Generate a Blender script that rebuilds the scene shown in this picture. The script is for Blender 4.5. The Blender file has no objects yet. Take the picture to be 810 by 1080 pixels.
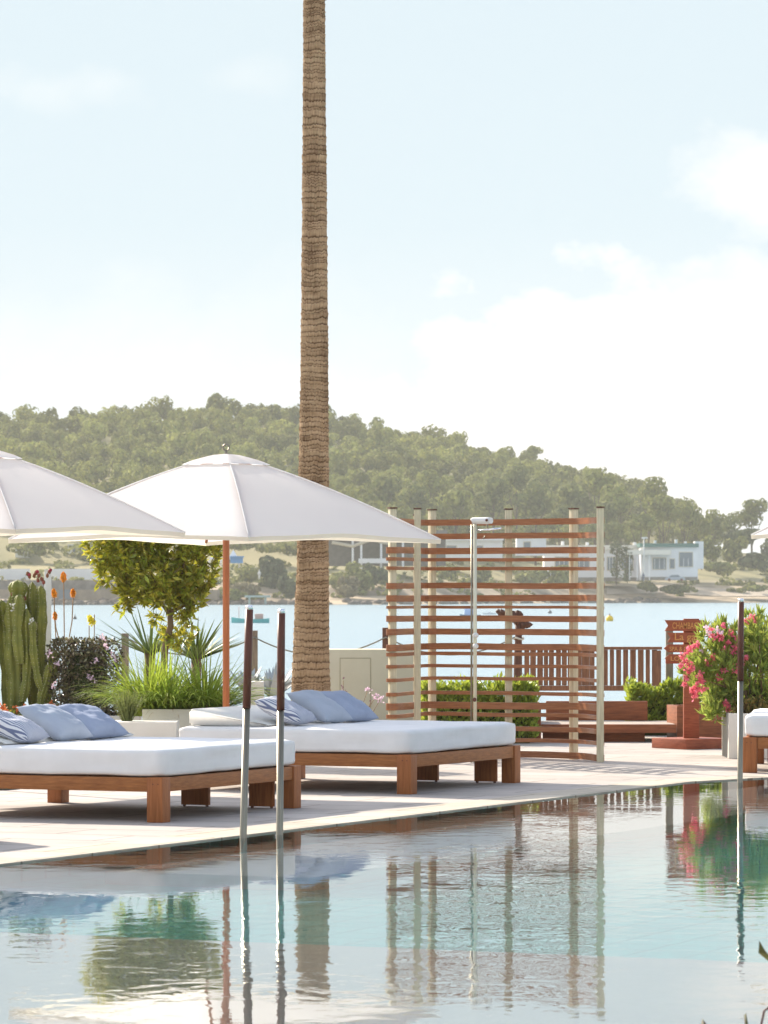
import bpy, bmesh, math, random
import numpy as np
from mathutils import Vector, Matrix, noise as mnoise
R = math.radians
random.seed(7); np.random.seed(7)
S = bpy.context.scene
COL = S.collection

# ------------------------------------------------------------------ camera
F = 4500.0                      # focal length in pixels of the 810x1080 photo
EYE = 1.65                      # eye height above the terrace
cam_d = bpy.data.cameras.new('camera'); cam = bpy.data.objects.new('camera', cam_d); COL.objects.link(cam)
cam.location = (0, 0, EYE); cam.rotation_euler = (R(90), 0, 0)
cam_d.sensor_fit = 'VERTICAL'; cam_d.sensor_height = 36; cam_d.sensor_width = 36
cam_d.lens = 36 * F / 1080; cam_d.shift_y = 80 / 1080
cam_d.clip_start = 0.2; cam_d.clip_end = 9000
cam_d.dof.use_dof = True; cam_d.dof.focus_distance = 35; cam_d.dof.aperture_fstop = 12
S.camera = cam

# ------------------------------------------------------------------ light
SUN_EL, SUN_AZ = 31.0, -37.0     # azimuth from +Y, clockwise positive: sun stands behind the scene, to the left
w = bpy.data.worlds.new('World'); S.world = w; w.use_nodes = True
nt = w.node_tree; nt.nodes.clear()
def N(nt, t, **k):
    n = nt.nodes.new(t)
    for a, v in k.items(): setattr(n, a, v)
    return n
out = N(nt, 'ShaderNodeOutputWorld'); bg = N(nt, 'ShaderNodeBackground'); bg.inputs[1].default_value = 0.15
nt.links.new(bg.outputs[0], out.inputs[0])
sky = N(nt, 'ShaderNodeTexSky', sky_type='NISHITA', sun_disc=False, sun_elevation=R(SUN_EL), sun_rotation=R(SUN_AZ))
sky.air_density = 1.0; sky.dust_density = 1.6; sky.ozone_density = 1.3
tc = N(nt, 'ShaderNodeTexCoord'); sep = N(nt, 'ShaderNodeSeparateXYZ'); nt.links.new(tc.outputs['Generated'], sep.inputs[0])
def M(op, a, b=None, c=None, clamp=False):
    n = N(nt, 'ShaderNodeMath', operation=op, use_clamp=clamp)
    for i, v in enumerate((a, b, c)):
        if v is None: continue
        if isinstance(v, (int, float)): n.inputs[i].default_value = v
        else: nt.links.new(v, n.inputs[i])
    return n.outputs[0]
def MIX(f, a, b):
    n = N(nt, 'ShaderNodeMix', data_type='RGBA')
    for i, v in ((0, f), (6, a), (7, b)):
        if isinstance(v, (int, float)): n.inputs[i].default_value = v
        elif isinstance(v, tuple): n.inputs[i].default_value = (*v, 1)
        else: nt.links.new(v, n.inputs[i])
    return n.outputs[2]
no = N(nt, 'ShaderNodeTexNoise'); no.inputs['Scale'].default_value = 55; no.inputs['Detail'].default_value = 9; no.inputs['Roughness'].default_value = .56
mp = N(nt, 'ShaderNodeMapping'); mp.inputs['Scale'].default_value = (1, .25, 1.35); nt.links.new(tc.outputs['Generated'], mp.inputs[0]); nt.links.new(mp.outputs[0], no.inputs[0])
nz = M('SUBTRACT', no.outputs[0], .5)
def cloud(cx, cz, rx, rz, amp, soft, op):
    dx = M('DIVIDE', M('SUBTRACT', sep.outputs[0], cx), rx); dz = M('DIVIDE', M('SUBTRACT', sep.outputs[2], cz), rz)
    d = M('SQRT', M('ADD', M('MULTIPLY', dx, dx), M('MULTIPLY', dz, dz)))
    v = M('DIVIDE', M('ADD', M('SUBTRACT', 1.0, d), M('MULTIPLY', nz, amp)), soft, clamp=True)
    return M('MULTIPLY', v, op)
c = cloud(.050, .038, .058, .036, 1.7, .38, 1.0)
c = M('MAXIMUM', c, cloud(.100, .094, .032, .018, 1.6, .6, .8))
c = M('MAXIMUM', c, cloud(-.078, .116, .022, .006, 3.0, 1.8, .5))
c = M('MAXIMUM', c, cloud(-.030, .118, .012, .005, 3.0, 1.6, .25))
c = M('MAXIMUM', c, cloud(-.050, .045, .075, .034, 1.5, 1.3, .5))
c = M('MAXIMUM', c, cloud(.085, .062, .026, .020, 1.6, .6, .8))
# loose cumulus out of view over the rest of the dome, brightened for ambient light
no2 = N(nt, 'ShaderNodeTexNoise'); no2.inputs['Scale'].default_value = 3.2; no2.inputs['Detail'].default_value = 7; nt.links.new(tc.outputs['Generated'], no2.inputs[0])
hi = M('MULTIPLY', M('DIVIDE', M('SUBTRACT', no2.outputs[0], .5), .14, clamp=True), M('DIVIDE', M('SUBTRACT', sep.outputs[2], .15), .2, clamp=True))
lowhaze = M('SUBTRACT', 1.35, M('DIVIDE', sep.outputs[2], .40), clamp=True)
skyc = MIX(lowhaze, sky.outputs[0], (2.84, 3.32, 3.60))
nearh = M('SUBTRACT', 1.0, M('DIVIDE', sep.outputs[2], .085, clamp=True))
skyc = MIX(M('MULTIPLY', nearh, .8), skyc, (4.0, 4.05, 4.03))
skyc = MIX(c, skyc, (4.3, 4.22, 4.1))
skyc = MIX(M('MULTIPLY', hi, .8), skyc, (9.0, 8.7, 8.3))
nt.links.new(skyc, bg.inputs[0])
az = R(SUN_AZ); el = R(SUN_EL)
tosun = Vector((math.sin(az)*math.cos(el), math.cos(az)*math.cos(el), math.sin(el)))
sl = bpy.data.lights.new('sun', 'SUN'); sl.energy = 5.0; sl.angle = R(.55); sl.color = (1.0, .90, .76)
so = bpy.data.objects.new('sun', sl); COL.objects.link(so); so.rotation_euler = tosun.to_track_quat('Z', 'Y').to_euler(); so.location = (-20, 30, 30)
S.view_settings.view_transform = 'Standard'; S.view_settings.look = 'None'; S.view_settings.gamma = 1
S.view_settings.exposure = 0.80
S.view_settings.use_curve_mapping = False
S.render.engine = 'CYCLES'
cy = S.cycles
cy.max_bounces = 10; cy.diffuse_bounces = 3; cy.glossy_bounces = 4; cy.transmission_bounces = 6; cy.transparent_max_bounces = 8; cy.volume_bounces = 1
cy.use_denoising = True; cy.caustics_refractive = True; cy.caustics_reflective = False; cy.sample_clamp_indirect = 6; cy.sample_clamp_direct = 0

# ------------------------------------------------------------------ helpers
def at(px, py, D): return Vector(((px-405)/F*D, D, EYE-(py-620)/F*D))
def gx(px, D): return (px-405)/F*D
def gz(py, D): return EYE-(py-620)/F*D
A = Vector((-.9114, .4115, 0)); B = Vector((.4115, .9114, 0)); NRM = Vector((.9114, -.4115, 0)); UP = Vector((0, 0, 1))
E0 = Vector((-2.29, 25.43, 0))
def edge(t, n, z=0): return E0 + B*t + NRM*n + UP*z

class MB:
    """collects boxes, tubes and loose faces, then links them as one mesh object"""
    def __init__(s): s.v = []; s.f = []; s.sm = []
    def add(s, vs, fs, smooth=False):
        o = len(s.v); s.v += [tuple(p) for p in vs]; s.f += [tuple(i+o for i in f) for f in fs]; s.sm += [smooth]*len(fs); return s
    def box(s, o, u, v, w_, x0, x1, y0, y1, z0, z1):
        P = [o + u*x + v*y + w_*z for z in (z0, z1) for y in (y0, y1) for x in (x0, x1)]
        return s.add(P, [(0,2,3,1),(4,5,7,6),(0,1,5,4),(2,6,7,3),(0,4,6,2),(1,3,7,5)])
    def bx(s, x0, x1, y0, y1, z0, z1): return s.box(Vector((0,0,0)), Vector((1,0,0)), Vector((0,1,0)), UP, x0, x1, y0, y1, z0, z1)
    def tube(s, pts, rad, n=10, cap=True, smooth=True):
        pts = [Vector(p) for p in pts]; rr = rad if hasattr(rad, '__len__') else [rad]*len(pts)
        vs = []; prev = None
        for i, p in enumerate(pts):
            t = (pts[min(i+1, len(pts)-1)]-pts[max(i-1, 0)]).normalized()
            if prev is None: prev = t.orthogonal().normalized()
            x = (prev - t*prev.dot(t)).normalized(); prev = x; y = t.cross(x)
            for k in range(n):
                a = 2*math.pi*k/n; vs.append(p + (x*math.cos(a)+y*math.sin(a))*rr[i])
        fs = [(i*n+k, i*n+(k+1) % n, (i+1)*n+(k+1) % n, (i+1)*n+k) for i in range(len(pts)-1) for k in range(n)]
        s.add(vs, fs, smooth)
        if cap:
            o = len(s.v)-len(vs); s.f += [tuple(o+k for k in range(n))[::-1], tuple(o+(len(pts)-1)*n+k for k in range(n))]; s.sm += [False, False]
        return s
    def blob(s, c, r, seg=8, jit=0.0):
        rx, ry, rz = r if hasattr(r, '__len__') else (r, r, r); vs = []; ring = seg//2
        for i in range(ring+1):
            th = math.pi*i/ring
            for k in range(seg):
                ph = 2*math.pi*k/seg; q = 1+random.uniform(-jit, jit)
                vs.append((c[0]+rx*q*math.sin(th)*math.cos(ph), c[1]+ry*q*math.sin(th)*math.sin(ph), c[2]+rz*q*math.cos(th)))
        return s.add(vs, [(i*seg+k, (i+1)*seg+k, (i+1)*seg+(k+1) % seg, i*seg+(k+1) % seg) for i in range(ring) for k in range(seg)], True)
    def build(s, name, mat, parent=None, bevel=0, seg=2, uv=False):
        me = bpy.data.meshes.new(name); me.from_pydata(s.v, [], s.f); me.polygons.foreach_set('use_smooth', s.sm)
        return link(name, me, mat, parent, bevel, seg)
def link(name, me, mat, parent=None, bevel=0, seg=2):
    o = bpy.data.objects.new(name, me); COL.objects.link(o)
    if mat: me.materials.append(mat)
    if bevel:
        bm = bmesh.new(); bm.from_mesh(me); bmesh.ops.remove_doubles(bm, verts=bm.verts, dist=1e-5)
        bmesh.ops.recalc_face_normals(bm, faces=bm.faces)
        bmesh.ops.bevel(bm, geom=[e for e in bm.edges if e.calc_face_angle(0) > .5], offset=bevel, segments=seg, affect='EDGES', profile=.6, clamp_overlap=True)
        if seg > 1:
            for f in bm.faces: f.smooth = True
            for e in bm.edges: e.smooth = e.calc_face_angle(0) < .7
        bm.to_mesh(me); bm.free()
    me.update()
    if parent is not None:
        o.parent = parent; o.matrix_parent_inverse = parent.matrix_basis.inverted()
    return o
def npmesh(name, V, Q, mat, parent=None, smooth=False):
    V = np.asarray(V, dtype=np.float32).reshape(-1, 3); Q = np.asarray(Q, dtype=np.int32); k = Q.shape[1]
    me = bpy.data.meshes.new(name); me.vertices.add(len(V)); me.vertices.foreach_set('co', V.ravel())
    me.loops.add(Q.size); me.loops.foreach_set('vertex_index', Q.ravel())
    me.polygons.add(len(Q)); me.polygons.foreach_set('loop_start', np.arange(0, Q.size, k, dtype=np.int32)); me.polygons.foreach_set('loop_total', np.full(len(Q), k, dtype=np.int32))
    me.polygons.foreach_set('use_smooth', np.full(len(Q), smooth)); me.update(calc_edges=True); me.validate()
    return link(name, me, mat, parent)
def tag(o, label, cat, group=None, kind=None):
    if label: o['label'] = label
    if cat: o['category'] = cat
    if group: o['group'] = group
    if kind: o['kind'] = kind
    return o
def struct(o): o['kind'] = 'structure'; return o
def thing(name, label, cat, loc, rz=0, group=None):
    o = bpy.data.objects.new(name, None); COL.objects.link(o); o.location = loc; o.rotation_euler = (0, 0, rz); o.empty_display_size = .1
    o.matrix_basis = Matrix.Translation(Vector(loc)) @ Matrix.Rotation(rz, 4, 'Z')
    return tag(o, label, cat, group)
def dup(o, parent=None):
    c = o.copy(); COL.objects.link(c)
    if parent is not None: c.parent = parent; c.matrix_parent_inverse = o.matrix_parent_inverse.copy()
    for ch in list(o.children): dup(ch, c)
    return c

# ------------------------------------------------------------------ materials
def mat(name, col, rough=.7, vary=None, scale=6, stretch=(1,1,1), bump=0, bscale=40, spec=.3, metal=0, trans=0, transcol=None, island=0, detail=5, coords='Object', hue=0):
    m = bpy.data.materials.new(name); m.use_nodes = True; t = m.node_tree; b = t.nodes['Principled BSDF']; o = t.nodes['Material Output']
    b.inputs['Base Color'].default_value = (*col, 1); b.inputs['Roughness'].default_value = rough; b.inputs['Specular IOR Level'].default_value = spec; b.inputs['Metallic'].default_value = metal
    L = t.links.new
    tcn = N(t, 'ShaderNodeTexCoord'); mpn = N(t, 'ShaderNodeMapping'); mpn.inputs['Scale'].default_value = stretch; L(tcn.outputs[coords], mpn.inputs[0])
    csock = None
    if vary:
        n = N(t, 'ShaderNodeTexNoise'); n.inputs['Scale'].default_value = scale; n.inputs['Detail'].default_value = detail; n.inputs['Roughness'].default_value = .6; L(mpn.outputs[0], n.inputs[0])
        r = N(t, 'ShaderNodeValToRGB'); r.color_ramp.elements[0].position = .3; r.color_ramp.elements[1].position = .7
        r.color_ramp.elements[0].color = (*vary, 1); r.color_ramp.elements[1].color = (*col, 1); L(n.outputs[0], r.inputs[0]); csock = r.outputs[0]
    if island:
        g = N(t, 'ShaderNodeNewGeometry'); h = N(t, 'ShaderNodeHueSaturation')
        mr = N(t, 'ShaderNodeMapRange'); mr.inputs['To Min'].default_value = 1-island; mr.inputs['To Max'].default_value = 1+island; L(g.outputs['Random Per Island'], mr.inputs[0]); L(mr.outputs[0], h.inputs['Value'])
        mr2 = N(t, 'ShaderNodeMapRange'); mr2.inputs['To Min'].default_value = .5-hue; mr2.inputs['To Max'].default_value = .5+hue
        wn = N(t, 'ShaderNodeMath', operation='FRACT'); mm = N(t, 'ShaderNodeMath', operation='MULTIPLY'); mm.inputs[1].default_value = 17.3; L(g.outputs['Random Per Island'], mm.inputs[0]); L(mm.outputs[0], wn.inputs[0]); L(wn.outputs[0], mr2.inputs[0]); L(mr2.outputs[0], h.inputs['Hue'])
        h.inputs['Color'].default_value = (*col, 1)
        if csock: L(csock, h.inputs['Color'])
        csock = h.outputs[0]
    if csock: L(csock, b.inputs['Base Color'])
    if bump:
        n2 = N(t, 'ShaderNodeTexNoise'); n2.inputs['Scale'].default_value = bscale; n2.inputs['Detail'].default_value = 6; L(mpn.outputs[0], n2.inputs[0])
        bp = N(t, 'ShaderNodeBump'); bp.inputs['Strength'].default_value = bump; bp.inputs['Distance'].default_value = .01; L(n2.outputs[0], bp.inputs['Height']); L(bp.outputs[0], b.inputs['Normal'])
    if trans:
        tr = N(t, 'ShaderNodeBsdfTranslucent'); mx = N(t, 'ShaderNodeMixShader'); mx.inputs[0].default_value = trans
        if transcol:
            tr.inputs[0].default_value = (*transcol, 1)
            if csock:
                mxc = N(t, 'ShaderNodeMix', data_type='RGBA'); mxc.inputs[0].default_value = .5; L(csock, mxc.inputs[6]); mxc.inputs[7].default_value = (*transcol, 1); L(mxc.outputs[2], tr.inputs[0])
        elif csock: L(csock, tr.inputs[0])
        else: tr.inputs[0].default_value = (*col, 1)
        L(b.outputs[0], mx.inputs[1]); L(tr.outputs[0], mx.inputs[2]); L(mx.outputs[0], o.inputs[0])
    return m
WOOD = mat('teak', (.34, .12, .035), .5, (.2, .06, .018), 5, (1, 1, 1), .25, 60, .35)
def wood(name, c1, c2, rough=.5, grain=(1, 1, 14), sc=3):
    return mat(name, c1, rough, c2, sc, grain, .25, 12, .35, detail=8)
WOODH = wood('teak_rail', (.42, .16, .045), (.25, .085, .022), grain=(3, 3, 26))
WOODV = wood('teak_post', (.42, .145, .042), (.25, .08, .02), grain=(22, 22, 1.5))
MAHOG = wood('mahogany_slat', (.45, .185, .078), (.26, .095, .04), .3, grain=(2, 2, 30))
SIGNW = wood('sign_wood', (.40, .105, .045), (.24, .06, .028), .55, grain=(3, 3, 20))
DARKW = wood('dark_wood', (.16, .07, .04), (.07, .03, .02), .6, grain=(22, 22, 1.5))
BALW = wood('weathered_brown_wood', (.33, .15, .075), (.15, .06, .03), .65, grain=(20, 20, 1.5))
DECKW = wood('platform_wood', (.36, .12, .045), (.19, .06, .025), .55, grain=(2, 2, 16))
POSTW = wood('pale_post', (.72, .66, .47), (.50, .44, .29), .7, grain=(25, 25, 1.5))
POLEW = wood('umbrella_pole_wood', (.50, .17, .06), (.36, .11, .04), .45, grain=(22, 22, 1))
GREYW = wood('grey_wood', (.30, .24, .17), (.15, .11, .08), .8, grain=(20, 20, 2))
FABRIC = mat('mattress_fabric', (.85, .84, .83), .9, (.77, .765, .755), 4, bump=.45, bscale=5, spec=.1)
CUSHION = mat('cushion_fabric', (.84, .82, .77), .9, (.78, .76, .71), 3, bump=.25, bscale=8, spec=.1)
PILB = mat('blue_pillow_fabric', (.36, .41, .52), .9, (.30, .34, .44), 5, bump=.5, bscale=9, spec=.1)
PILG = mat('greyblue_pillow_fabric', (.44, .48, .55), .9, (.38, .42, .49), 5, bump=.5, bscale=9, spec=.1)
PILS = mat('striped_pillow_fabric', (.30, .35, .45), .9, bump=.3, bscale=9, spec=.1)
t = PILS.node_tree; wv = N(t, 'ShaderNodeTexWave'); wv.inputs['Scale'].default_value = 19; wv.inputs['Distortion'].default_value = .2; wv.bands_direction = 'Y'
tcn = N(t, 'ShaderNodeTexCoord'); rp = N(t, 'ShaderNodeValToRGB'); rp.color_ramp.elements[0].color = (.16, .19, .30, 1); rp.color_ramp.elements[1].color = (.72, .73, .76, 1)
rp.color_ramp.elements[0].position = .4; rp.color_ramp.elements[1].position = .55
t.links.new(tcn.outputs['Object'], wv.inputs[0]); t.links.new(wv.outputs[0], rp.inputs[0]); t.links.new(rp.outputs[0], t.nodes['Principled BSDF'].inputs['Base Color'])
CANVAS = mat('canopy_canvas', (.87, .87, .87), .85, (.845, .845, .85), 2, bump=.3, bscale=4, spec=.15, trans=.52, transcol=(.86, .84, .80))
HEM = mat('canopy_hem', (.82, .78, .66), .85, trans=.5)  # cream tint stands for light passing through the canvas edge
PLASTER = mat('white_plaster', (.78, .75, .68), .9, (.70, .67, .60), 3, bump=.2, bscale=30)
CREAM = mat('cream_render', (.62, .58, .44), .9, (.56, .52, .39), 2.5, bump=.15, bscale=30)
CREAMD = mat('cream_joint', (.42, .38, .27), .9)
WHITE = mat('white_paint', (.80, .79, .76), .6, (.72, .71, .68), 4)
STEEL = mat('brushed_steel', (.27, .245, .19), .42, metal=1, bump=.05, bscale=60)
DKGRIP = mat('dark_sleeve', (.17, .058, .035), .4, (.10, .035, .022), 8, (8, 8, 1))
CHROME = mat('chrome', (.85, .85, .85), .12, metal=1)
SHOWERP = mat('shower_pipe', (.70, .66, .50), .35, metal=.3)
ROPE = mat('rope', (.30, .29, .24), .9, (.18, .17, .14), 30, bump=.6, bscale=80)
SOIL = mat('soil', (.09, .06, .04), .95, (.05, .035, .025), 10, bump=.6)
GOLD = mat('gold_lettering', (.60, .28, .09), .55)

# ------------------------------------------------------------------ terrace, pool
def terrace_mat(name, base, dark, jx=1.2, jy=1.2):
    m = mat(name, base, .75, dark, .8, bump=.12, bscale=25, spec=.25, coords='Object')
    t = m.node_tree; L = t.links.new; b = t.nodes['Principled BSDF']
    tcn = N(t, 'ShaderNodeTexCoord'); mpn = N(t, 'ShaderNodeMapping'); mpn.inputs['Rotation'].default_value = (0, 0, R(24.3)); L(tcn.outputs['Object'], mpn.inputs[0])
    br = N(t, 'ShaderNodeTexBrick'); br.inputs['Scale'].default_value = 1; br.inputs['Brick Width'].default_value = jx; br.inputs['Row Height'].default_value = jy; br.inputs['Mortar Size'].default_value = .012; br.offset = .5
    br.inputs['Color1'].default_value = (1, 1, 1, 1); br.inputs['Color2'].default_value = (.90, .90, .89, 1); br.inputs['Mortar'].default_value = (.50, .47, .43, 1); L(mpn.outputs[0], br.inputs[0])
    src = b.inputs['Base Color'].links[0].from_socket; mx = N(t, 'ShaderNodeMix', data_type='RGBA', blend_type='MULTIPLY'); mx.inputs[0].default_value = 1
    L(src, mx.inputs[6]); L(br.outputs[0], mx.inputs[7])
    # water stains and scuffs
    n3 = N(t, 'ShaderNodeTexNoise'); n3.inputs['Scale'].default_value = .9; n3.inputs['Detail'].default_value = 8; n3.inputs['Roughness'].default_value = .7; L(mpn.outputs[0], n3.inputs[0])
    rr = N(t, 'ShaderNodeValToRGB'); rr.color_ramp.elements[0].position = .36; rr.color_ramp.elements[0].color = (.86, .85, .84, 1); rr.color_ramp.elements[1].position = .52; rr.color_ramp.elements[1].color = (1, 1, 1, 1); L(n3.outputs[0], rr.inputs[0])
    mx2 = N(t, 'ShaderNodeMix', data_type='RGBA', blend_type='MULTIPLY'); mx2.inputs[0].default_value = 1; L(mx.outputs[2], mx2.inputs[6]); L(rr.outputs[0], mx2.inputs[7])
    L(mx2.outputs[2], b.inputs['Base Color'])
    return m
TERR = terrace_mat('pale_terrace', (.55, .495, .445), (.42, .375, .34), 1.2, .6)
COPE = terrace_mat('coping_stone', (.60, .53, .42), (.50, .44, .36), .6, .9)
POOLT = mat('turquoise_tile', (.16, .82, .76), .4, (.12, .74, .69), 12)
t = POOLT.node_tree; bb = t.nodes['Principled BSDF']; sr = bb.inputs['Base Color'].links[0].from_socket; tq = N(t, 'ShaderNodeTexCoord'); bq = N(t, 'ShaderNodeTexBrick'); bq.offset = 0
mq = N(t, 'ShaderNodeMapping'); mq.inputs['Rotation'].default_value = (0, 0, R(24.3)); t.links.new(tq.outputs['Object'], mq.inputs[0]); t.links.new(mq.outputs[0], bq.inputs[0])
for k_, v_ in (('Scale', 1), ('Brick Width', .3), ('Row Height', .3), ('Mortar Size', .012)): bq.inputs[k_].default_value = v_
bq.inputs['Color1'].default_value = (1, 1, 1, 1); bq.inputs['Color2'].default_value = (.88, .9, .9, 1); bq.inputs['Mortar'].default_value = (.6, .7, .7, 1)
xq = N(t, 'ShaderNodeMix', data_type='RGBA', blend_type='MULTIPLY'); xq.inputs[0].default_value = 1; t.links.new(sr, xq.inputs[6]); t.links.new(bq.outputs[0], xq.inputs[7]); t.links.new(xq.outputs[2], bb.inputs['Base Color'])
POOLP = mat('pale_pool_tile', (.68, .76, .69), .5, (.60, .68, .61), 12)
# pool outline (counter-clockwise when seen from above)
K1 = Vector((2.54, 36.3, 0)); K2 = Vector((3.36, 37.12, 0)); K3 = Vector((13.0, 37.3, 0))
pA = edge(-9, 0); pool = [pA, edge(-9, 12), K3 + Vector((2, -3, 0)), K3, K2, K1]
K1 = pool[5] = edge((Vector((2.54,36.3,0))-E0).dot(B), 0)
WZ = -.006
# terrace: big sheet with the pool cut out (ring of quads between outline and a far rectangle)
outer = [Vector((-60, -6, 0)), Vector((60, -6, 0)), Vector((60, 20, 0)), Vector((60, 52.5, 0)), Vector((2, 52.5, 0)), Vector((-60, 52.5, 0))]
def offset_poly(poly, d):
    res = []; n = len(poly)
    for i in range(n):
        p0, p1, p2 = poly[i-1], poly[i], poly[(i+1) % n]
        e1 = (p1-p0).normalized(); e2 = (p2-p1).normalized(); n1 = Vector((e1.y, -e1.x, 0)); n2 = Vector((e2.y, -e2.x, 0))
        bs = (n1+n2).normalized(); res.append(p1 + bs*d/max(.3, bs.dot(n1)))
    return res
cop = offset_poly(pool, .42)
mb = MB(); n6 = 6
ring = [v for v in cop] + outer
bm = bmesh.new()
vi = [bm.verts.new(v) for v in cop]; vo = [bm.verts.new(v) for v in outer]
es = [bm.edges.new((vi[i], vi[(i+1) % 6])) for i in range(6)] + [bm.edges.new((vo[i], vo[(i+1) % 6])) for i in range(6)]
bmesh.ops.triangle_fill(bm, edges=es, use_beauty=True, use_dissolve=False)
for f in list(bm.faces):
    c0 = f.calc_center_median()
    if f.normal.z < 0: f.normal_flip()
me = bpy.data.meshes.new('terrace'); bm.to_mesh(me); bm.free(); struct(link('terrace', me, TERR))
mb = MB()
for i in range(6):
    a, b_, c_, d_ = pool[i], pool[(i+1) % 6], cop[(i+1) % 6], cop[i]
    z = UP*.004; mb.add([a+z, b_+z, c_+z, d_+z], [(0, 3, 2, 1)]); mb.add([a+z, b_+z, b_-UP*.05, a-UP*.05], [(0, 1, 2, 3)]); mb.add([d_+z, c_+z, c_-UP*.02, d_-UP*.02], [(0, 1, 2, 3)])
struct(mb.build('pool_coping', COPE))
mb = MB()
for i in range(6):
    a, b_ = pool[i]+UP*-.05, pool[(i+1) % 6]+UP*-.05; mb.add([a, b_, b_-UP*1.4, a-UP*1.4], [(0, 1, 2, 3)])
mb.add([v-UP*1.45 for v in pool], [tuple(range(6))])
struct(mb.build('pool_basin', POOLT))
mb = MB(); o0 = Vector((0, 0, 0))
mb.box(E0, B, NRM, UP, .3, 13.5, .55, 1.9, -1.449, -.5)
struct(mb.build('pool_bench', POOLP))
mb = MB(); mb.box(E0, B, NRM, UP, -9.0, -3.3, .02, 11.5, -1.448, -1.0); mb.box(E0, B, NRM, UP, -8.98, -5.6, .03, 11.4, -1.448, -.6)
struct(mb.build('pool_steps', POOLP))
wm = bpy.data.materials.new('pool_water'); wm.use_nodes = True; t = wm.node_tree; t.nodes.remove(t.nodes['Principled BSDF']); L = t.links.new
gl = N(t, 'ShaderNodeBsdfRefraction'); gl.inputs['IOR'].default_value = 1.33; gl.inputs['Roughness'].default_value = 0.0
gs = N(t, 'ShaderNodeBsdfAnisotropic'); gs.inputs['Roughness'].default_value = 0.0
fr_ = N(t, 'ShaderNodeFresnel'); fr_.inputs[0].default_value = 1.33; pw = N(t, 'ShaderNodeMath', operation='POWER'); pw.inputs[1].default_value = .56; L(fr_.outputs[0], pw.inputs[0])
mxs = N(t, 'ShaderNodeMixShader'); L(pw.outputs[0], mxs.inputs[0]); tp_ = N(t, 'ShaderNodeBsdfTransparent'); mxt = N(t, 'ShaderNodeMixShader'); mxt.inputs[0].default_value = .03; L(gl.outputs[0], mxt.inputs[1]); L(tp_.outputs[0], mxt.inputs[2]); L(mxt.outputs[0], mxs.inputs[1]); L(gs.outputs[0], mxs.inputs[2]); L(mxs.outputs[0], t.nodes['Material Output'].inputs[0])
tcn = N(t, 'ShaderNodeTexCoord'); mpn = N(t, 'ShaderNodeMapping'); mpn.inputs['Scale'].default_value = (1.0, .8, 1); L(tcn.outputs['Object'], mpn.inputs[0])
n1 = N(t, 'ShaderNodeTexNoise'); n1.inputs['Scale'].default_value = 5.0; n1.inputs['Detail'].default_value = 3; n1.inputs['Distortion'].default_value = .6; L(mpn.outputs[0], n1.inputs[0])
n2 = N(t, 'ShaderNodeTexNoise'); n2.inputs['Scale'].default_value = .35; n2.inputs['Detail'].default_value = 2; L(tcn.outputs['Object'], n2.inputs[0])
r2 = N(t, 'ShaderNodeValToRGB'); r2.color_ramp.elements[0].position = .40; r2.color_ramp.elements[0].color = (.22,)*3+(1,); r2.color_ramp.elements[1].position = .62; r2.color_ramp.elements[1].color = (1,)*3+(1,); L(n2.outputs[0], r2.inputs[0])
ml = N(t, 'ShaderNodeMath', operation='MULTIPLY'); L(n1.outputs[0], ml.inputs[0]); L(r2.outputs[0], ml.inputs[1])
bp = N(t, 'ShaderNodeBump'); bp.inputs['Strength'].default_value = 1; bp.inputs['Distance'].default_value = .0020; L(ml.outputs[0], bp.inputs['Height']); L(bp.outputs[0], gl.inputs['Normal']); L(bp.outputs[0], gs.inputs['Normal']); L(bp.outputs[0], fr_.inputs['Normal'])
mb = MB(); mb.add([v+UP*WZ for v in pool], [tuple(range(6))]); struct(mb.build('pool_water', wm))

# ------------------------------------------------------------------ sea
sm_ = mat('sea_water', (.26, .36, .40), .22, spec=.5); t = sm_.node_tree; L = t.links.new
tcn = N(t, 'ShaderNodeTexCoord'); mpn = N(t, 'ShaderNodeMapping'); mpn.inputs['Scale'].default_value = (.55, .28, 1); L(tcn.outputs['Object'], mpn.inputs[0])
n1 = N(t, 'ShaderNodeTexNoise'); n1.inputs['Scale'].default_value = 1.3; n1.inputs['Detail'].default_value = 7; n1.inputs['Roughness'].default_value = .6; L(mpn.outputs[0], n1.inputs[0])
bp = N(t, 'ShaderNodeBump'); bp.inputs['Strength'].default_value = 1; bp.inputs['Distance'].default_value = .4; L(n1.outputs[0], bp.inputs['Height']); L(bp.outputs[0], t.nodes['Principled BSDF'].inputs['Normal'])
SEAZ = -1.5
mb = MB(); mb.add([(-1400, 52, SEAZ), (1400, 52, SEAZ), (1400, 1690, SEAZ), (-1400, 1690, SEAZ)], [(0, 1, 2, 3)]); struct(mb.build('sea', sm_))
mb = MB(); mb.bx(-60, 60, 52.2, 52.5, -3, -.006); struct(mb.build('terrace_retaining_edge', PLASTER))

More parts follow.
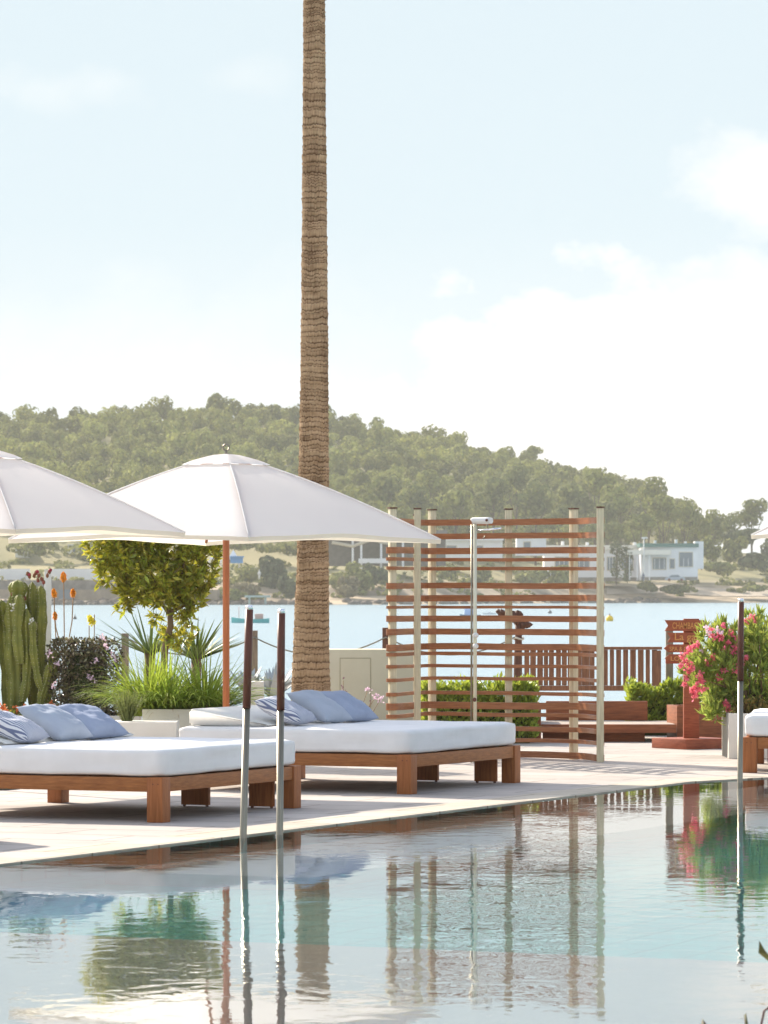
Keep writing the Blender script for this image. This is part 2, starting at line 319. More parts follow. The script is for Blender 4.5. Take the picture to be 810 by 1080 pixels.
# ------------------------------------------------------------------ far shore terrain
def lerp_tab(tab, x):
    if x <= tab[0][0]: return tab[0][1]
    for (a, u), (b_, v) in zip(tab, tab[1:]):
        if x <= b_: return u+(v-u)*(x-a)/(b_-a)
    return tab[-1][1]
SIL = [(-900, 470), (-300, 448), (0, 438), (60, 437), (120, 431), (230, 427), (300, 429), (370, 437), (430, 455), (470, 458), (500, 472), (560, 478), (600, 492), (640, 497), (680, 512), (720, 530), (745, 555), (765, 566), (900, 570), (1400, 580)]
def shoreD(px): return lerp_tab([(-900, 740), (0, 780), (420, 800), (600, 880), (700, 900), (1700, 960)], px)
def terr(X, D):
    px = X/D*F+405; ds = shoreD(px); d = D-ds
    base = lerp_tab([(-40, -5), (0, -1.7), (6, -1.0), (18, -.2), (30, 2.0), (55, 3.2), (100, 7.0)], d)
    if d > 100:
        Dr = 1180; zr = EYE+(620-(lerp_tab(SIL, px)+17))/F*Dr
        tt = min(1, (D-ds-100)/(Dr-ds-100)); tt = tt**.85
        base = 7.0+(zr-7.0)*tt
        if D > Dr: base = zr-(D-Dr)*.05
    wob = mnoise.noise(Vector((X*.03, D*.03, 0)))*(.5 if d < 60 else 2.0)*(1 if d > 10 else .6)
    return base+wob*.6
V = []; nx, ny = 150, 90
ds_ = [-40, -12, 0, 4, 9, 14, 19, 24, 30, 36, 43, 50, 58, 66, 75, 85, 95] + [100+i*6.5 for i in range(ny-17)]
for d in ds_:
    for i in range(nx):
        px = -900+2600*i/(nx-1); D = shoreD(px)+d; V.append((gx(px, D), D, terr(gx(px, D), D)))
Q = [(j*nx+i, j*nx+i+1, (j+1)*nx+i+1, (j+1)*nx+i) for j in range(len(ds_)-1) for i in range(nx-1)]
TERRM = mat('dry_hillside', (.30, .25, .12), .95, (.15, .15, .06), .035, bump=.6, bscale=.5, detail=8)
t = TERRM.node_tree; L = t.links.new; b = t.nodes['Principled BSDF']; src = b.inputs['Base Color'].links[0].from_socket
gg = N(t, 'ShaderNodeNewGeometry'); sp = N(t, 'ShaderNodeSeparateXYZ'); L(gg.outputs['Position'], sp.inputs[0])
mr = N(t, 'ShaderNodeMapRange'); mr.inputs[1].default_value = 1.6; mr.inputs[2].default_value = 4.2; L(sp.outputs[2], mr.inputs[0])
ns = N(t, 'ShaderNodeTexNoise'); ns.inputs['Scale'].default_value = .12; ns.inputs['Detail'].default_value = 6; L(gg.outputs['Position'], ns.inputs[0])
rs = N(t, 'ShaderNodeValToRGB'); rs.color_ramp.elements[0].color = (.17, .13, .09, 1); rs.color_ramp.elements[1].color = (.46, .36, .24, 1); rs.color_ramp.elements[0].position = .38; rs.color_ramp.elements[1].position = .6; L(ns.outputs[0], rs.inputs[0])
mx = N(t, 'ShaderNodeMix', data_type='RGBA'); L(mr.outputs[0], mx.inputs[0]); L(rs.outputs[0], mx.inputs[6]); L(src, mx.inputs[7]); L(mx.outputs[2], b.inputs['Base Color'])
struct(npmesh('hillside_terrain', V, Q, TERRM, smooth=True))

# ------------------------------------------------------------------ foliage generators
def rand_dirs(n, up=0.0):
    v = np.random.normal(size=(n, 3)); v[:, 2] += up; return v/np.linalg.norm(v, axis=1)[:, None]
def leaves(P, D_, L_, W_, cup=0.0):
    """diamond leaves: P base points, D_ directions, L_ lengths, W_ widths"""
    n = len(P); s = np.cross(D_, rand_dirs(n)); s /= np.linalg.norm(s, axis=1)[:, None]
    nn = np.cross(D_, s)
    L_ = np.broadcast_to(L_, (n,))[:, None]; W_ = np.broadcast_to(W_, (n,))[:, None]
    a = P; b_ = P+D_*L_*.45+s*W_*.5+nn*L_*cup; c_ = P+D_*L_; d_ = P+D_*L_*.45-s*W_*.5+nn*L_*cup
    return np.stack([a, b_, c_, d_], 1).reshape(-1, 3), np.arange(4*n).reshape(n, 4)
def crown_pts(n, lobes, shell=.55):
    """points in a union of lumpy lobes (c, r)"""
    w_ = np.array([l[1][0]*l[1][1]*l[1][2] for l in lobes])**.67; w_ /= w_.sum(); idx = np.random.choice(len(lobes), n, p=w_)
    d = rand_dirs(n); r = np.random.uniform(shell, 1, n)**.6; C_ = np.array([l[0] for l in lobes])[idx]; Rr = np.array([l[1] for l in lobes])[idx]
    return C_+d*r[:, None]*Rr, d
def ribbons(base, dirs, length, width, droop, seg=5):
    """arching strap leaves"""
    V = []; Q = []; k = 0
    for p, d, l, w_ in zip(base, dirs, length, width):
        d = Vector(d).normalized(); p = Vector(p); side = d.cross(UP)
        side = side.normalized() if side.length > .01 else Vector((1, 0, 0))
        side = (side + Vector((random.uniform(-.5, .5), random.uniform(-.5, .5), random.uniform(-.3, .3)))).normalized()
        q = p.copy(); cur = d.copy()
        for i in range(seg+1):
            f = i/seg; ww = w_*(1-f**2.2)*.5+.0004
            V += [tuple(q-side*ww), tuple(q+side*ww)]
            q += cur*(l/seg); cur = (cur - UP*droop*(.3+f)/seg*1.6).normalized()
        for i in range(seg): Q.append((k+2*i, k+2*i+1, k+2*i+3, k+2*i+2))
        k += 2*(seg+1)
    return V, Q
def hull_lobes(cx, cy, cz, rx, ry, rz, n, size):
    L_ = []
    for _ in range(n):
        d = Vector(rand_dirs(1)[0]); q = random.uniform(.35, .8)
        s_ = size*random.uniform(.75, 1.25)
        L_.append(((cx+d.x*rx*q, cy+d.y*ry*q, cz+d.z*rz*q), (rx*s_, ry*s_, rz*s_)))
    return L_
PINE = mat('pine_foliage', (.31, .31, .075), .8, (.18, .195, .05), .05, island=.25, hue=.01, trans=.3, spec=.1)
PINE2 = mat('pine_foliage_dark', (.22, .23, .065), .8, (.13, .145, .045), .05, island=.25, hue=.01, trans=.3, spec=.1)
BUSHF = mat('shore_bush_foliage', (.30, .29, .09), .8, (.17, .18, .06), .4, island=.35, trans=.25, spec=.1)
t = PINE.node_tree; FOREST = PINE.copy(); FOREST.name = 'forest_foliage'; t = FOREST.node_tree
hs = [n for n in t.nodes if n.bl_idname == 'ShaderNodeHueSaturation'][0]; aa = N(t, 'ShaderNodeAttribute'); aa.attribute_name = 'tint'
mm_ = N(t, 'ShaderNodeMath', operation='MULTIPLY'); sr_ = hs.inputs['Value'].links[0].from_socket; t.links.new(sr_, mm_.inputs[0]); t.links.new(aa.outputs['Fac'], mm_.inputs[1]); t.links.new(mm_.outputs[0], hs.inputs['Value'])
TRUNK = mat('pine_trunk', (.12, .085, .06), .9)
def pine_crown(r, h, n, leafsz):
    # umbrella-pine: lobes arranged in clumps
    lobes = []
    for _ in range(11):
        a = random.uniform(0, 2*math.pi); q = random.uniform(0, .72)*r
        lobes.append(((math.cos(a)*q, math.sin(a)*q, h*(.62+random.uniform(-.22, .2))+(1-q/r)*h*.12), (r*.38*random.uniform(.7, 1.2), r*.38*random.uniform(.7, 1.2), h*.19*random.uniform(.8, 1.2))))
    P, d = crown_pts(n, lobes, .75)
    nrm = d + rand_dirs(n)*.3; nrm /= np.linalg.norm(nrm, axis=1)[:, None]
    s = np.cross(nrm, rand_dirs(n)); s /= np.linalg.norm(s, axis=1)[:, None]; u = np.cross(nrm, s); z = leafsz*np.random.uniform(.6, 1.3, (n, 1))
    V = np.stack([P-s*z-u*z*.6, P+s*z-u*z*.7, P+s*z*.8+u*z*.7, P-s*z*.9+u*z*.6], 1).reshape(-1, 3)
    return V
protos = [pine_crown(1.0, 1.9, 520, .085) for _ in range(10)]
def tree_trunk(mb, base, h, r, lean=0):
    top = base+Vector((lean, 0, h)); mb.tube([base-UP*.5, base+UP*h*.5+Vector((lean*.3, 0, 0)), top], [r, r*.75, r*.4], 6)
    for k in range(4):
        a = k*1.6+lean; mb.tube([base+UP*h*(.45+.1*k)+Vector((lean*.3, 0, 0)), top+Vector((math.cos(a)*h*.32, math.sin(a)*h*.32, h*.05))], [r*.4, r*.15], 5)
# --- the forest covering the hill: nobody could count it
spots = []
tries = 0
while len(spots) < 1150 and tries < 60000:
    tries += 1
    px = random.uniform(-260, 1010); D = random.uniform(915, 1190) if px < 640 else random.uniform(985, 1190)
    X = gx(px, D); z = terr(X, D); py = 620-(z-EYE)/D*F
    if py > 578: continue
    if px > 735 and D < 1060: continue
    rr = random.uniform(2.6, 5.0)
    if any((X-a)**2+((D-b_)*.8)**2 < (.80*(rr+c_))**2 for a, b_, c_ in spots[-1200:]): continue
    spots.append((X, D, rr))
VV = []; TT = []
for X, D, rr in spots:
    p = protos[random.randrange(10)]; a = random.uniform(0, 6.28); ca, sa = math.cos(a), math.sin(a)
    hh = rr*random.uniform(.8, 1.25); q = np.empty_like(p); q[:, 0] = (p[:, 0]*ca-p[:, 1]*sa)*rr+X; q[:, 1] = (p[:, 0]*sa+p[:, 1]*ca)*rr+D; q[:, 2] = p[:, 2]*hh+terr(X, D)-.5*hh
    VV.append(q); TT.append(np.full(len(q), random.uniform(.55, 1.3), dtype=np.float32))
TT = np.concatenate(TT); VV = np.concatenate(VV); fo = npmesh('hillside_pine_forest', VV, np.arange(len(VV)).reshape(-1, 4), FOREST); fo.data.attributes.new('tint', 'FLOAT', 'POINT').data.foreach_set('value', TT); tag(fo, 'dense olive green pine forest covering the hill across the bay', 'forest', kind='stuff')
# --- trees that stand out one by one
crown_me = []
for i in range(4):
    V = pine_crown(1.0, 1.9, 1100, .07); o = npmesh('crown', V, np.arange(len(V)).reshape(-1, 4), PINE if i % 2 else PINE2); crown_me.append(o.data); bpy.data.objects.remove(o)
mb = MB(); tree_trunk(mb, Vector((0, 0, -.3)), 1.5, .06, .05); o = mb.build('trunk', TRUNK); trunk_me = o.data; bpy.data.objects.remove(o)
def far_tree(px, ytop, wpx, hpx, D, label, group=None, name='pine_tree', mati=None):
    s = wpx*D/F/2*1.05; sz = hpx*D/F/1.65; zt = gz(ytop, D); z0 = zt-1.62*sz
    zg = terr(gx(px, D), D)
    t_ = thing(name, label, 'tree', (gx(px, D), D, min(zg, z0)), random.uniform(0, 6), group)
    c_ = bpy.data.objects.new('crown', crown_me[random.randrange(4) if mati is None else mati]); COL.objects.link(c_); c_.parent = t_; c_.location = (0, 0, z0-min(zg, z0)); c_.scale = (s, s, sz)
    k = bpy.data.objects.new('trunk', trunk_me); COL.objects.link(k); k.parent = t_; k.scale = (s, s, (zt-min(zg, z0))*.62)
    return t_
GR = 'pines on the slope above the white house'
for px, yt, wp, hp, D in [(628, 497, 46, 38, 975), (655, 515, 52, 48, 960), (684, 506, 44, 40, 985), (700, 527, 44, 40, 965), (722, 531, 38, 42, 975), (640, 536, 40, 30, 950), (608, 520, 44, 42, 965), (676, 545, 40, 26, 950), (740, 545, 26, 34, 980)]:
    far_tree(px, yt, wp, hp, D, 'olive pine on the slope above the white house', GR)
far_tree(793, 534, 46, 34, 1000, 'lone wide umbrella pine against the sky at the right end of the hill')
far_tree(560, 473, 26, 22, 1170, 'taller dark pine breaking the ridge line right of the palm trunk')
for px, yt, wp, hp, D in [(405, 512, 48, 46, 950), (440, 520, 46, 40, 955), (480, 522, 50, 44, 950), (372, 520, 44, 40, 955), (520, 512, 50, 44, 960), (565, 518, 50, 46, 955), (455, 500, 44, 36, 990), (545, 498, 44, 34, 985), (590, 540, 36, 30, 945)]:
    far_tree(px, yt, wp, hp, D, 'grey green pine at the hill foot behind the screen', 'pines at the hill foot behind the screen')
def far_bush(px, ytop, wpx, hpx, D, label, group=None, n=700, m=None, name='shore_bush', cat='bush'):
    w_ = wpx*D/F/2; h = hpx*D/F/2; c0 = at(px, ytop+hpx/2, D)
    lb = hull_lobes(c0.x, c0.y, c0.z, w_*.9, w_*.7, h*.9, 9, .48); P, d = crown_pts(n, lb, .7)
    nrm = d+rand_dirs(n)*.6; nrm /= np.linalg.norm(nrm, axis=1)[:, None]; s = np.cross(nrm, rand_dirs(n)); s /= np.linalg.norm(s, axis=1)[:, None]; u = np.cross(nrm, s); z = .28*np.random.uniform(.5, 1.4, (n, 1))
    V = np.stack([P-s*z-u*z, P+s*z-u*z, P+s*z+u*z, P-s*z+u*z], 1).reshape(-1, 3)
    o = npmesh(name, V, np.arange(4*n).reshape(n, 4), m or BUSHF); return tag(o, label, cat, group)
BY = mat('yellow_green_bush', (.28, .27, .07), .8, (.17, .18, .06), .4, island=.35, trans=.25, spec=.1)
BD = mat('dark_green_bush', (.13, .145, .06), .8, (.08, .09, .04), .4, island=.35, trans=.2, spec=.1)
BT = mat('tawny_grass_bush', (.30, .25, .14), .85, (.20, .17, .09), .4, island=.3, trans=.2, spec=.1)
for px, yt, wp, hp, D in [(628, 555, 36, 26, 932), (650, 556, 34, 24, 930), (604, 556, 36, 24, 930), (752, 540, 34, 34, 990), (768, 550, 30, 30, 985)]:
    far_tree(px, yt, wp, hp, D, 'darker rounded pine right behind the white beach houses', 'dark pines behind the beach houses')
far_bush(784, 556, 60, 26, 960, 'wide dark thicket below the lone umbrella pine', m=BD, n=1400)
far_bush(815, 560, 40, 30, 955, 'dark thicket cut by the right edge of the far shore', m=BD, n=1000)
far_bush(372, 588, 56, 40, 822, 'large olive shore bush between the palm trunk and the slatted screen', n=1500)
far_bush(368, 606, 34, 28, 812, 'pale tawny dry shrub in front of the olive shore bush right of the palm', m=BT)
far_bush(397, 588, 34, 34, 828, 'dark bush at the left edge of the slatted screen across the water', m=BD)
far_bush(290, 586, 38, 36, 822, 'round dark green bush left of the palm trunk across the bay', m=BD, n=1200)
far_bush(262, 592, 32, 24, 824, 'yellowish bush beside the dark round bush across the bay', m=BY)
far_bush(304, 606, 26, 30, 806, 'dark low bush at the waterline touching the palm trunk', m=BD)
far_bush(256, 614, 40, 18, 806, 'dry grassy bush above the rocks left of the first pool rail', m=BT)
far_bush(245, 622, 30, 12, 796, 'low green bush above the rocks behind the umbrella pole', m=BY)
for i, (px, yt, wp, hp) in enumerate([(40, 566, 60, 20), (95, 570, 60, 24), (20, 590, 44, 14), (62, 594, 40, 12), (300, 570, 70, 16), (250, 568, 60, 14), (120, 592, 50, 16), (330, 578, 40, 24)]):
    far_bush(px, yt, wp, hp, 880, 'green scrub clump on the slope behind the promenade', 'scrub on the slope behind the promenade', m=BUSHF if i % 2 else BY)
far_bush(748, 566, 30, 30, 925, 'bright green bush just right of the white house', m=BY)
far_bush(776, 562, 30, 34, 935, 'tall green bush in the middle of the right hand shore', m=BY, n=900)
far_bush(800, 582, 44, 22, 930, 'dark green bush at the right edge of the far shore', m=BD, n=900)
far_bush(760, 588, 40, 18, 922, 'grey green bush on the earth bank right of the white house', m=BUSHF)
far_bush(712, 617, 28, 9, 908, 'small green tuft on the pale track below the white house', m=BY)
far_bush(682, 614, 30, 10, 908, 'dry tuft at the foot of the white house wall', m=BUSHF)
far_bush(798, 617, 30, 6, 912, 'low dry tuft beside the track at the right edge', m=BUSHF)
for px in (470, 505, 560, 590):
    far_bush(px, 596, 34, 22, 880, 'dusty far bush seen between the screen slats', 'bushes seen through the slatted screen', m=BUSHF)

P_ = []
for i in range(330):
    px = random.uniform(-300, 900); d_ = random.choice((random.uniform(14, 50), random.uniform(50, 125))); D = shoreD(px)+d_; x = gx(px, D); z = terr(x, D); rr = random.uniform(.6, 1.9)*(1 if d_ > 40 else .7)
    if 640 < px < 760 and d_ < 45 and random.random() < .85: continue
    q = np.array([[x, D, z+rr*.25]])+rand_dirs(46)*np.array([rr*1.3, rr, rr*.8]); q[:, 2] = np.maximum(q[:, 2], z); P_.append(q)
P_ = np.concatenate(P_); nq = len(P_); nrm = rand_dirs(nq, .4); s_ = np.cross(nrm, rand_dirs(nq)); s_ /= np.linalg.norm(s_, axis=1)[:, None]; u_ = np.cross(nrm, s_); z_ = .3*np.random.uniform(.5, 1.4, (nq, 1))
tag(npmesh('shore_scrub', np.stack([P_-s_*z_-u_*z_, P_+s_*z_-u_*z_, P_+s_*z_+u_*z_, P_-s_*z_+u_*z_], 1).reshape(-1, 3), np.arange(4*nq).reshape(nq, 4), BUSHF), 'low dry scrub scattered over the far shore and lower slope', 'scrub', kind='stuff')

# --- buildings on the far shore
HW = mat('house_white', (.84, .83, .82), .8, (.76, .75, .75), .5); HG = mat('house_glass', (.16, .19, .22), .2); HGR = mat('green_roof_edge', (.05, .15, .13), .6); HCR = mat('house_cream', (.62, .54, .42), .8); STN = mat('stone_wall', (.30, .26, .22), .9, (.16, .14, .12), .8, bump=.4, bscale=3); STN2 = mat('terrace_stone', (.36, .28, .20), .9, (.22, .18, .14), .5, bump=.4, bscale=3)
AWN = mat('awning_cream', (.75, .70, .60), .8)
def wbox(mb, px0, px1, y0, y1, D, depth):   # box whose front shows between these pixels at distance D
    a = at(px0, y1, D); b_ = at(px1, y0, D); return mb.bx(a.x, b_.x, D, D+depth, a.z, b_.z)
def house(label, D, px0, px1, y0, y1, depth, wins, roofm=HW, over=3, mt=HW, name='house', cat='house', roofh=2.5):
    c0 = at((px0+px1)/2, y1, D); h = thing(name, label, cat, (c0.x, D, c0.z))
    wbox(MB(), px0, px1, y0, y1, D, depth).build('wall', mt, h)
    wbox(MB(), px0-over, px1+over, y0-roofh, y0, D-.8, depth+1.6).build('roof', roofm, h)
    for (a, b_, c_, d_) in wins:
        f = MB(); wbox(f, a, b_, c_, d_, D-.12, .116); fo = f.build('window', HCR if mt is HW else HW, h)
        wbox(MB(), a+.8, b_-.8, c_+.8, d_-.8, D-.2, .078).build('pane', HG, fo)
    return h
h1 = house('white flat roofed beach house with a dark green roof edge and shuttered windows', 905, 676, 736, 577, 612, 12, [(688, 703, 588, 601), (706, 712, 589, 600), (716, 731, 582, 598)], HGR, 1, roofh=4)
MBr = MB(); wbox(MBr, 733, 742, 571, 600, 908, 5); MBr.build('side_tower', HW, h1)
mb = MB(); wbox(mb, 662, 708, 580, 585, 902, 3); mb.build('awning', AWN, h1)
for px in (664, 672, 685): mb = MB(); wbox(mb, px-.4, px+.4, 585, 612, 902.2, .2); mb.build('post', HW, h1)
for px, a_, b_ in ((690, 570, 573), (712, 569, 573), (722, 571, 573)): mb = MB(); wbox(mb, px, px+2.5, a_, b_, 909, 1.2); mb.build('chimney', HW, h1)
mb = MB(); wbox(mb, 676.5, 735.5, 608.5, 612, 904.85, .1); mb.build('plinth', STN, h1)
for px in (690.5, 695.5, 700.5, 721, 726): mb = MB(); wbox(mb, px-.25, px+.25, 589, 600, 904.7, .06); mb.build('window_bar', HW, h1)
h2 = house('long low white building with cream awning just right of the slatted screen', 915, 574, 674, 580, 613, 10, [(640, 652, 587, 602), (655, 668, 587, 602), (585, 600, 587, 600), (606, 622, 587, 600)], AWN, 1, roofh=5)
for px, a_, b_ in ((592, 571, 575), (618, 572, 575), (632, 570, 575), (668, 572, 575)): mb = MB(); wbox(mb, px, px+3, a_, b_, 918, 1.4); mb.build('chimney', HW, h2)
for px in (643, 646, 649, 658, 662, 666, 590, 595, 611, 616): mb = MB(); wbox(mb, px-.25, px+.25, 588, 601, 914.7, .06); mb.build('window_bar', HW, h2)
mb = MB(); wbox(mb, 574, 674, 609, 613, 914.85, .1); mb.build('plinth', STN, h2)
house('small white hut on the slope at the left edge', 885, 16, 31, 577, 592, 6, [(21, 26, 580, 585)], HW, 0, roofh=.8)
house('white block house on the slope left of the round green tree', 890, 71, 99, 575, 592, 8, [(76, 82, 578, 583), (87, 94, 578, 583)], HW, 0, roofh=.8)
house('low white building seen through the left bay of the screen', 900, 462, 530, 570, 590, 8, [(470, 482, 575, 584), (495, 510, 575, 584)], HW, 1)
house('pale house seen between the slats in the middle of the screen', 898, 545, 576, 566, 586, 8, [(552, 560, 571, 579)], HW, 1)
# sea wall and promenade on the left
mb = MB(); wbox(mb, -400, 128, 612, 622, 806, 3); o = mb.build('sea_wall', STN); tag(o, 'long dark stone promenade wall across the bay on the left', 'wall')
mb = MB(); wbox(mb, -400, 230, 622, 633, 796, 9); o = mb.build('quay', STN2); tag(o, 'tawny stepped stone quay under the dark promenade wall', 'quay')
mb = MB(); wbox(mb, -400, 31, 600, 611.5, 826, 1.5); tag(mb.build('garden_wall', HW), 'white garden wall at the left edge above the promenade', 'wall')
mb = MB(); wbox(mb, 52, 106, 600, 611.5, 828, 1.5); tag(mb.build('garden_wall', HW), 'white garden wall above the promenade behind the orange aloe flowers', 'wall')
mb = MB(); wbox(mb, 62, 78, 622, 632, 795.6, .35); tag(mb.build('boathouse_opening', HG), 'dark boathouse opening in the quay behind the aloe flowers', 'boathouse')
# pavilion with white posts
pv = thing('beach_pavilion', 'dark shaded beach pavilion with white posts behind the palm and the umbrella tip', 'pavilion', at(400, 600, 862))
pv_m = mat('pavilion_shade', (.20, .17, .15), .9, (.13, .11, .10), 1)  # dark colour stands for the shade inside the pavilion
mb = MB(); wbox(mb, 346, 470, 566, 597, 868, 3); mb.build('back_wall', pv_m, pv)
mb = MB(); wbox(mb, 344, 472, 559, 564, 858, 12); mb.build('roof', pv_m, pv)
for px in (372, 381, 402, 425, 455):
    mb = MB(); wbox(mb, px-1.1, px+1.1, 564, 600, 859, .4); mb.build('post', HW, pv)
mb = MB(); mb.tube([at(350, 572, 859), at(372, 576, 859), at(392, 569, 859), at(412, 574, 859)], .35, 6); mb.build('awning', HCR, pv)
mb = MB(); wbox(mb, 378, 414, 589, 594, 857, 1); mb.build('table_row', HW, pv)
# gazebos
for px, lab in ((227, 'white pointed gazebo tent left of the blue kiosk, behind the umbrella pole'), (246, 'white pointed gazebo tent standing over the blue kiosk right of the umbrella pole')):
    g = thing('gazebo', lab, 'gazebo', at(px, 598, 835)); c0 = at(px, 590, 835); ww = 6*835/F
    for sx in (-1, 1):
        for sy in (-1, 1): MB().tube([c0+Vector((sx*ww, sy*ww, -1.6)), c0+Vector((sx*ww, sy*ww, 0))], .12, 6).build('post', HW, g)
    MB().add([c0+Vector((-ww, -ww, 0)), c0+Vector((ww, -ww, 0)), c0+Vector((ww, ww, 0)), c0+Vector((-ww, ww, 0)), c0+Vector((0, 0, 1.9))], [(0, 1, 4), (1, 2, 4), (2, 3, 4), (3, 0, 4), (3, 2, 1, 0)]).build('canopy', HW, g)
mb = MB(); wbox(mb, 243, 256, 588, 594, 832, 2); wbox(mb, 242, 257, 586.5, 588, 831.6, 2.8); tag(mb.build('kiosk', mat('kiosk_blue', (.10, .30, .62), .6)), 'small bright blue kiosk below the gazebo tent', 'kiosk')
mb = MB(); wbox(mb, 258, 285, 628, 630, 786, 2); wbox(mb, 262, 264, 630, 637, 786.5, .6); wbox(mb, 279, 281, 630, 637, 786.5, .6); tag(mb.build('jetty', mat('jetty_paint', (.35, .42, .38), .7)), 'short pale green jetty on legs beside the rocks', 'jetty')
# rocks along the waterline
ROCK = mat('shore_rock', (.20, .17, .14), .95, (.11, .09, .08), .6, bump=.6, bscale=3)
mb = MB()
for i in range(260):
    px = random.uniform(-100, 320) if i < 190 else random.uniform(330, 700); D = shoreD(px)+random.uniform(-1.5, 7); x = gx(px, D); r_ = random.uniform(.35, 1.1)
    mb.blob((x, D, max(terr(x, D), SEAZ)+.1), (r_*1.3, r_, r_*.7), 7, .22)
tag(mb.build('waterline_rocks', ROCK), 'brown boulders scattered along the far waterline', 'rocks', kind='stuff')
# track (pale road) right
ROADM = mat('pale_track', (.50, .42, .33), .95, (.40, .33, .25), .2)
V = []; Q = []; tr = [(640, 20), (700, 22), (730, 20), (770, 16), (900, 14)]
for i in range(40):
    px = 640+260*i/39; d0 = lerp_tab(tr, px)
    for k in range(4):
        D = shoreD(px)+d0+k*3; x = gx(px, D); V.append((x, D, terr(x, D)+.16))
Q = [(i*4+k, (i+1)*4+k, (i+1)*4+k+1, i*4+k+1) for i in range(39) for k in range(3)]
struct(npmesh('shore_track', V, Q, ROADM, smooth=True))
# car by the house
car = thing('parked_car', 'silver grey car parked in front of the white beach house', 'car', at(712, 614, 901))
c0 = at(712, 613.2, 901)
CARP = mat('car_paint', (.35, .38, .43), .3, spec=.6)
mb = MB(); prof = [(-2.1, .3), (-2.15, .75), (-1.5, .88), (-.9, 1.36), (.6, 1.4), (1.25, .95), (2.0, .82), (2.12, .35)]
vs = [(c0.x+x, c0.y-y, c0.z+z) for y in (-.85, .85) for x, z in prof]; n8 = len(prof)
mb.add(vs, [tuple(range(n8))[::-1], tuple(range(n8, 2*n8))]+[(i, (i+1) % n8, n8+(i+1) % n8, n8+i) for i in range(n8)]); mb.build('body', CARP, car)
MB().add([(c0.x+x, c0.y-.87, c0.z+z) for x, z in ((-1.25, .92), (-.8, 1.3), (.5, 1.32), (1.0, .95))], [(0, 3, 2, 1)]).build('side_window', HG, car)
for sx in (-1.3, 1.3): MB().tube([c0+Vector((sx, -.9, .32)), c0+Vector((sx, -.68, .32))], .32, 12).build('wheel', DKGRIP, car)
# two slim dark trees + lamp post before the long building
for px, yt in ((650, 571), (661, 577)):
    t_ = thing('slim_tree', ('taller' if px == 650 else 'shorter') + ' slim dark tree in front of the long white building', 'tree', at(px, 612, 903))
    MB().tube([at(px, 612, 903), at(px+.6, yt+8, 903)], [.22, .12], 6).build('trunk', TRUNK, t_)
    c0 = at(px, yt+6, 903); lb = [((c0.x, 903, c0.z-.3), (1.3, 1.2, 1.6)), ((c0.x+.3, 903, c0.z-3.2), (.9, .8, 1.2)), ((c0.x-.2, 903, c0.z-5.2), (.9, .8, 1.0))]; P, d = crown_pts(420, lb, .5); VL, QL = leaves(P, rand_dirs(420), .7, .4); npmesh('crown', VL, QL, BD, t_)
lp = thing('street_lamp', 'slim white street lamp in front of the white beach house', 'street lamp', at(679, 613, 902))
MB().tube([at(679, 613, 902), at(679, 568, 902)], .11, 6).build('pole', WHITE, lp); mb = MB(); wbox(mb, 677, 683, 566.5, 568, 901.8, .5); mb.build('lamp_head', WHITE, lp)
# people on the far shore
def far_person(px, yb, D, col, label):
    m = mat('far_clothes', col, .9); p = at(px, yb, D); o = thing('person', label, 'person', p)
    hw = .2; mb = MB()
    for s_ in (-1, 1): mb.tube([p+Vector((s_*.1, 0, 0)), p+Vector((s_*.09, 0, .45)), p+Vector((s_*.08, 0, .88))], [.06, .08, .1], 8)
    mb.tube([p+UP*.82, p+UP*1.1, p+UP*1.38, p+UP*1.5, p+UP*1.56], [.17, .16, .21, .1, .06], 8); mb.blob(p+UP*1.68, (.1, .11, .14), 8)
    for s_ in (-1, 1): mb.tube([p+Vector((s_*.2, 0, 1.4)), p+Vector((s_*.27, 0, 1.12)), p+Vector((s_*.28, -.08, .86))], [.06, .05, .04], 6)
    mb.build('body', m, o); return o
far_person(273.5, 611, 812, (.75, .74, .72), 'person in white standing on the far shore beside the round dark bush')
far_person(678.5, 613, 899, (.12, .14, .2), 'person in dark clothes at the foot of the street lamp')
# boats
def boat(px, yw, lpx, col, label, cabin, mast=None, colc=(.8, .8, .8)):
    D = F*(EYE-SEAZ)/(yw-620); s_ = lpx*D/F; o = thing('boat', label, 'boat', (gx(px, D), D, SEAZ)); c0 = Vector((gx(px, D), D, SEAZ))
    m = mat('boat_paint', col, .5); m2 = mat('boat_cabin_paint', colc, .5); secs = []; nn = 9
    for i in range(nn):
        f = i/(nn-1); wd = s_*.13*(math.sin(math.pi*min(1, .25+f*.75))**.6+.02); sh = s_*.10*(1+.5*(f-.4)**2*3)
        x = (f-.5)*s_*-1
        secs += [c0+Vector((x, -wd, sh)), c0+Vector((x, -wd*.75, -.1)), c0+Vector((x, wd*.75, -.1)), c0+Vector((x, wd, sh))]
    mb = MB(); mb.add(secs, [(i*4+k, i*4+(k+1) % 4, (i+1)*4+(k+1) % 4, (i+1)*4+k) for i in range(nn-1) for k in range(4)]+[(0, 1, 2, 3), tuple((nn-1)*4+k for k in (3, 2, 1, 0))]); mb.build('hull', m, o)
    mb = MB(); a, b_, hh = cabin; mb.bx(c0.x+a*s_, c0.x+b_*s_, D-s_*.08, D+s_*.08, c0.z+s_*.10, c0.z+s_*hh); mb.build('cabin', m2, o, bevel=s_*.01)
    if mast: MB().tube([c0+Vector((mast*s_, 0, s_*.1)), c0+Vector((mast*s_, 0, s_*.42))], s_*.008, 6).build('mast', m2, o)
    return o
boat(264, 657, 40, (.16, .50, .48), 'turquoise wooden boat moored between the umbrella pole and the pool rails', (.12, .34, .24), -.3, (.55, .35, .3))
boat(496, 651, 22, (.14, .22, .28), 'small dark hulled boat with a pale blue cover behind the shower pole', (-.28, .25, .42), None, (.42, .52, .75))
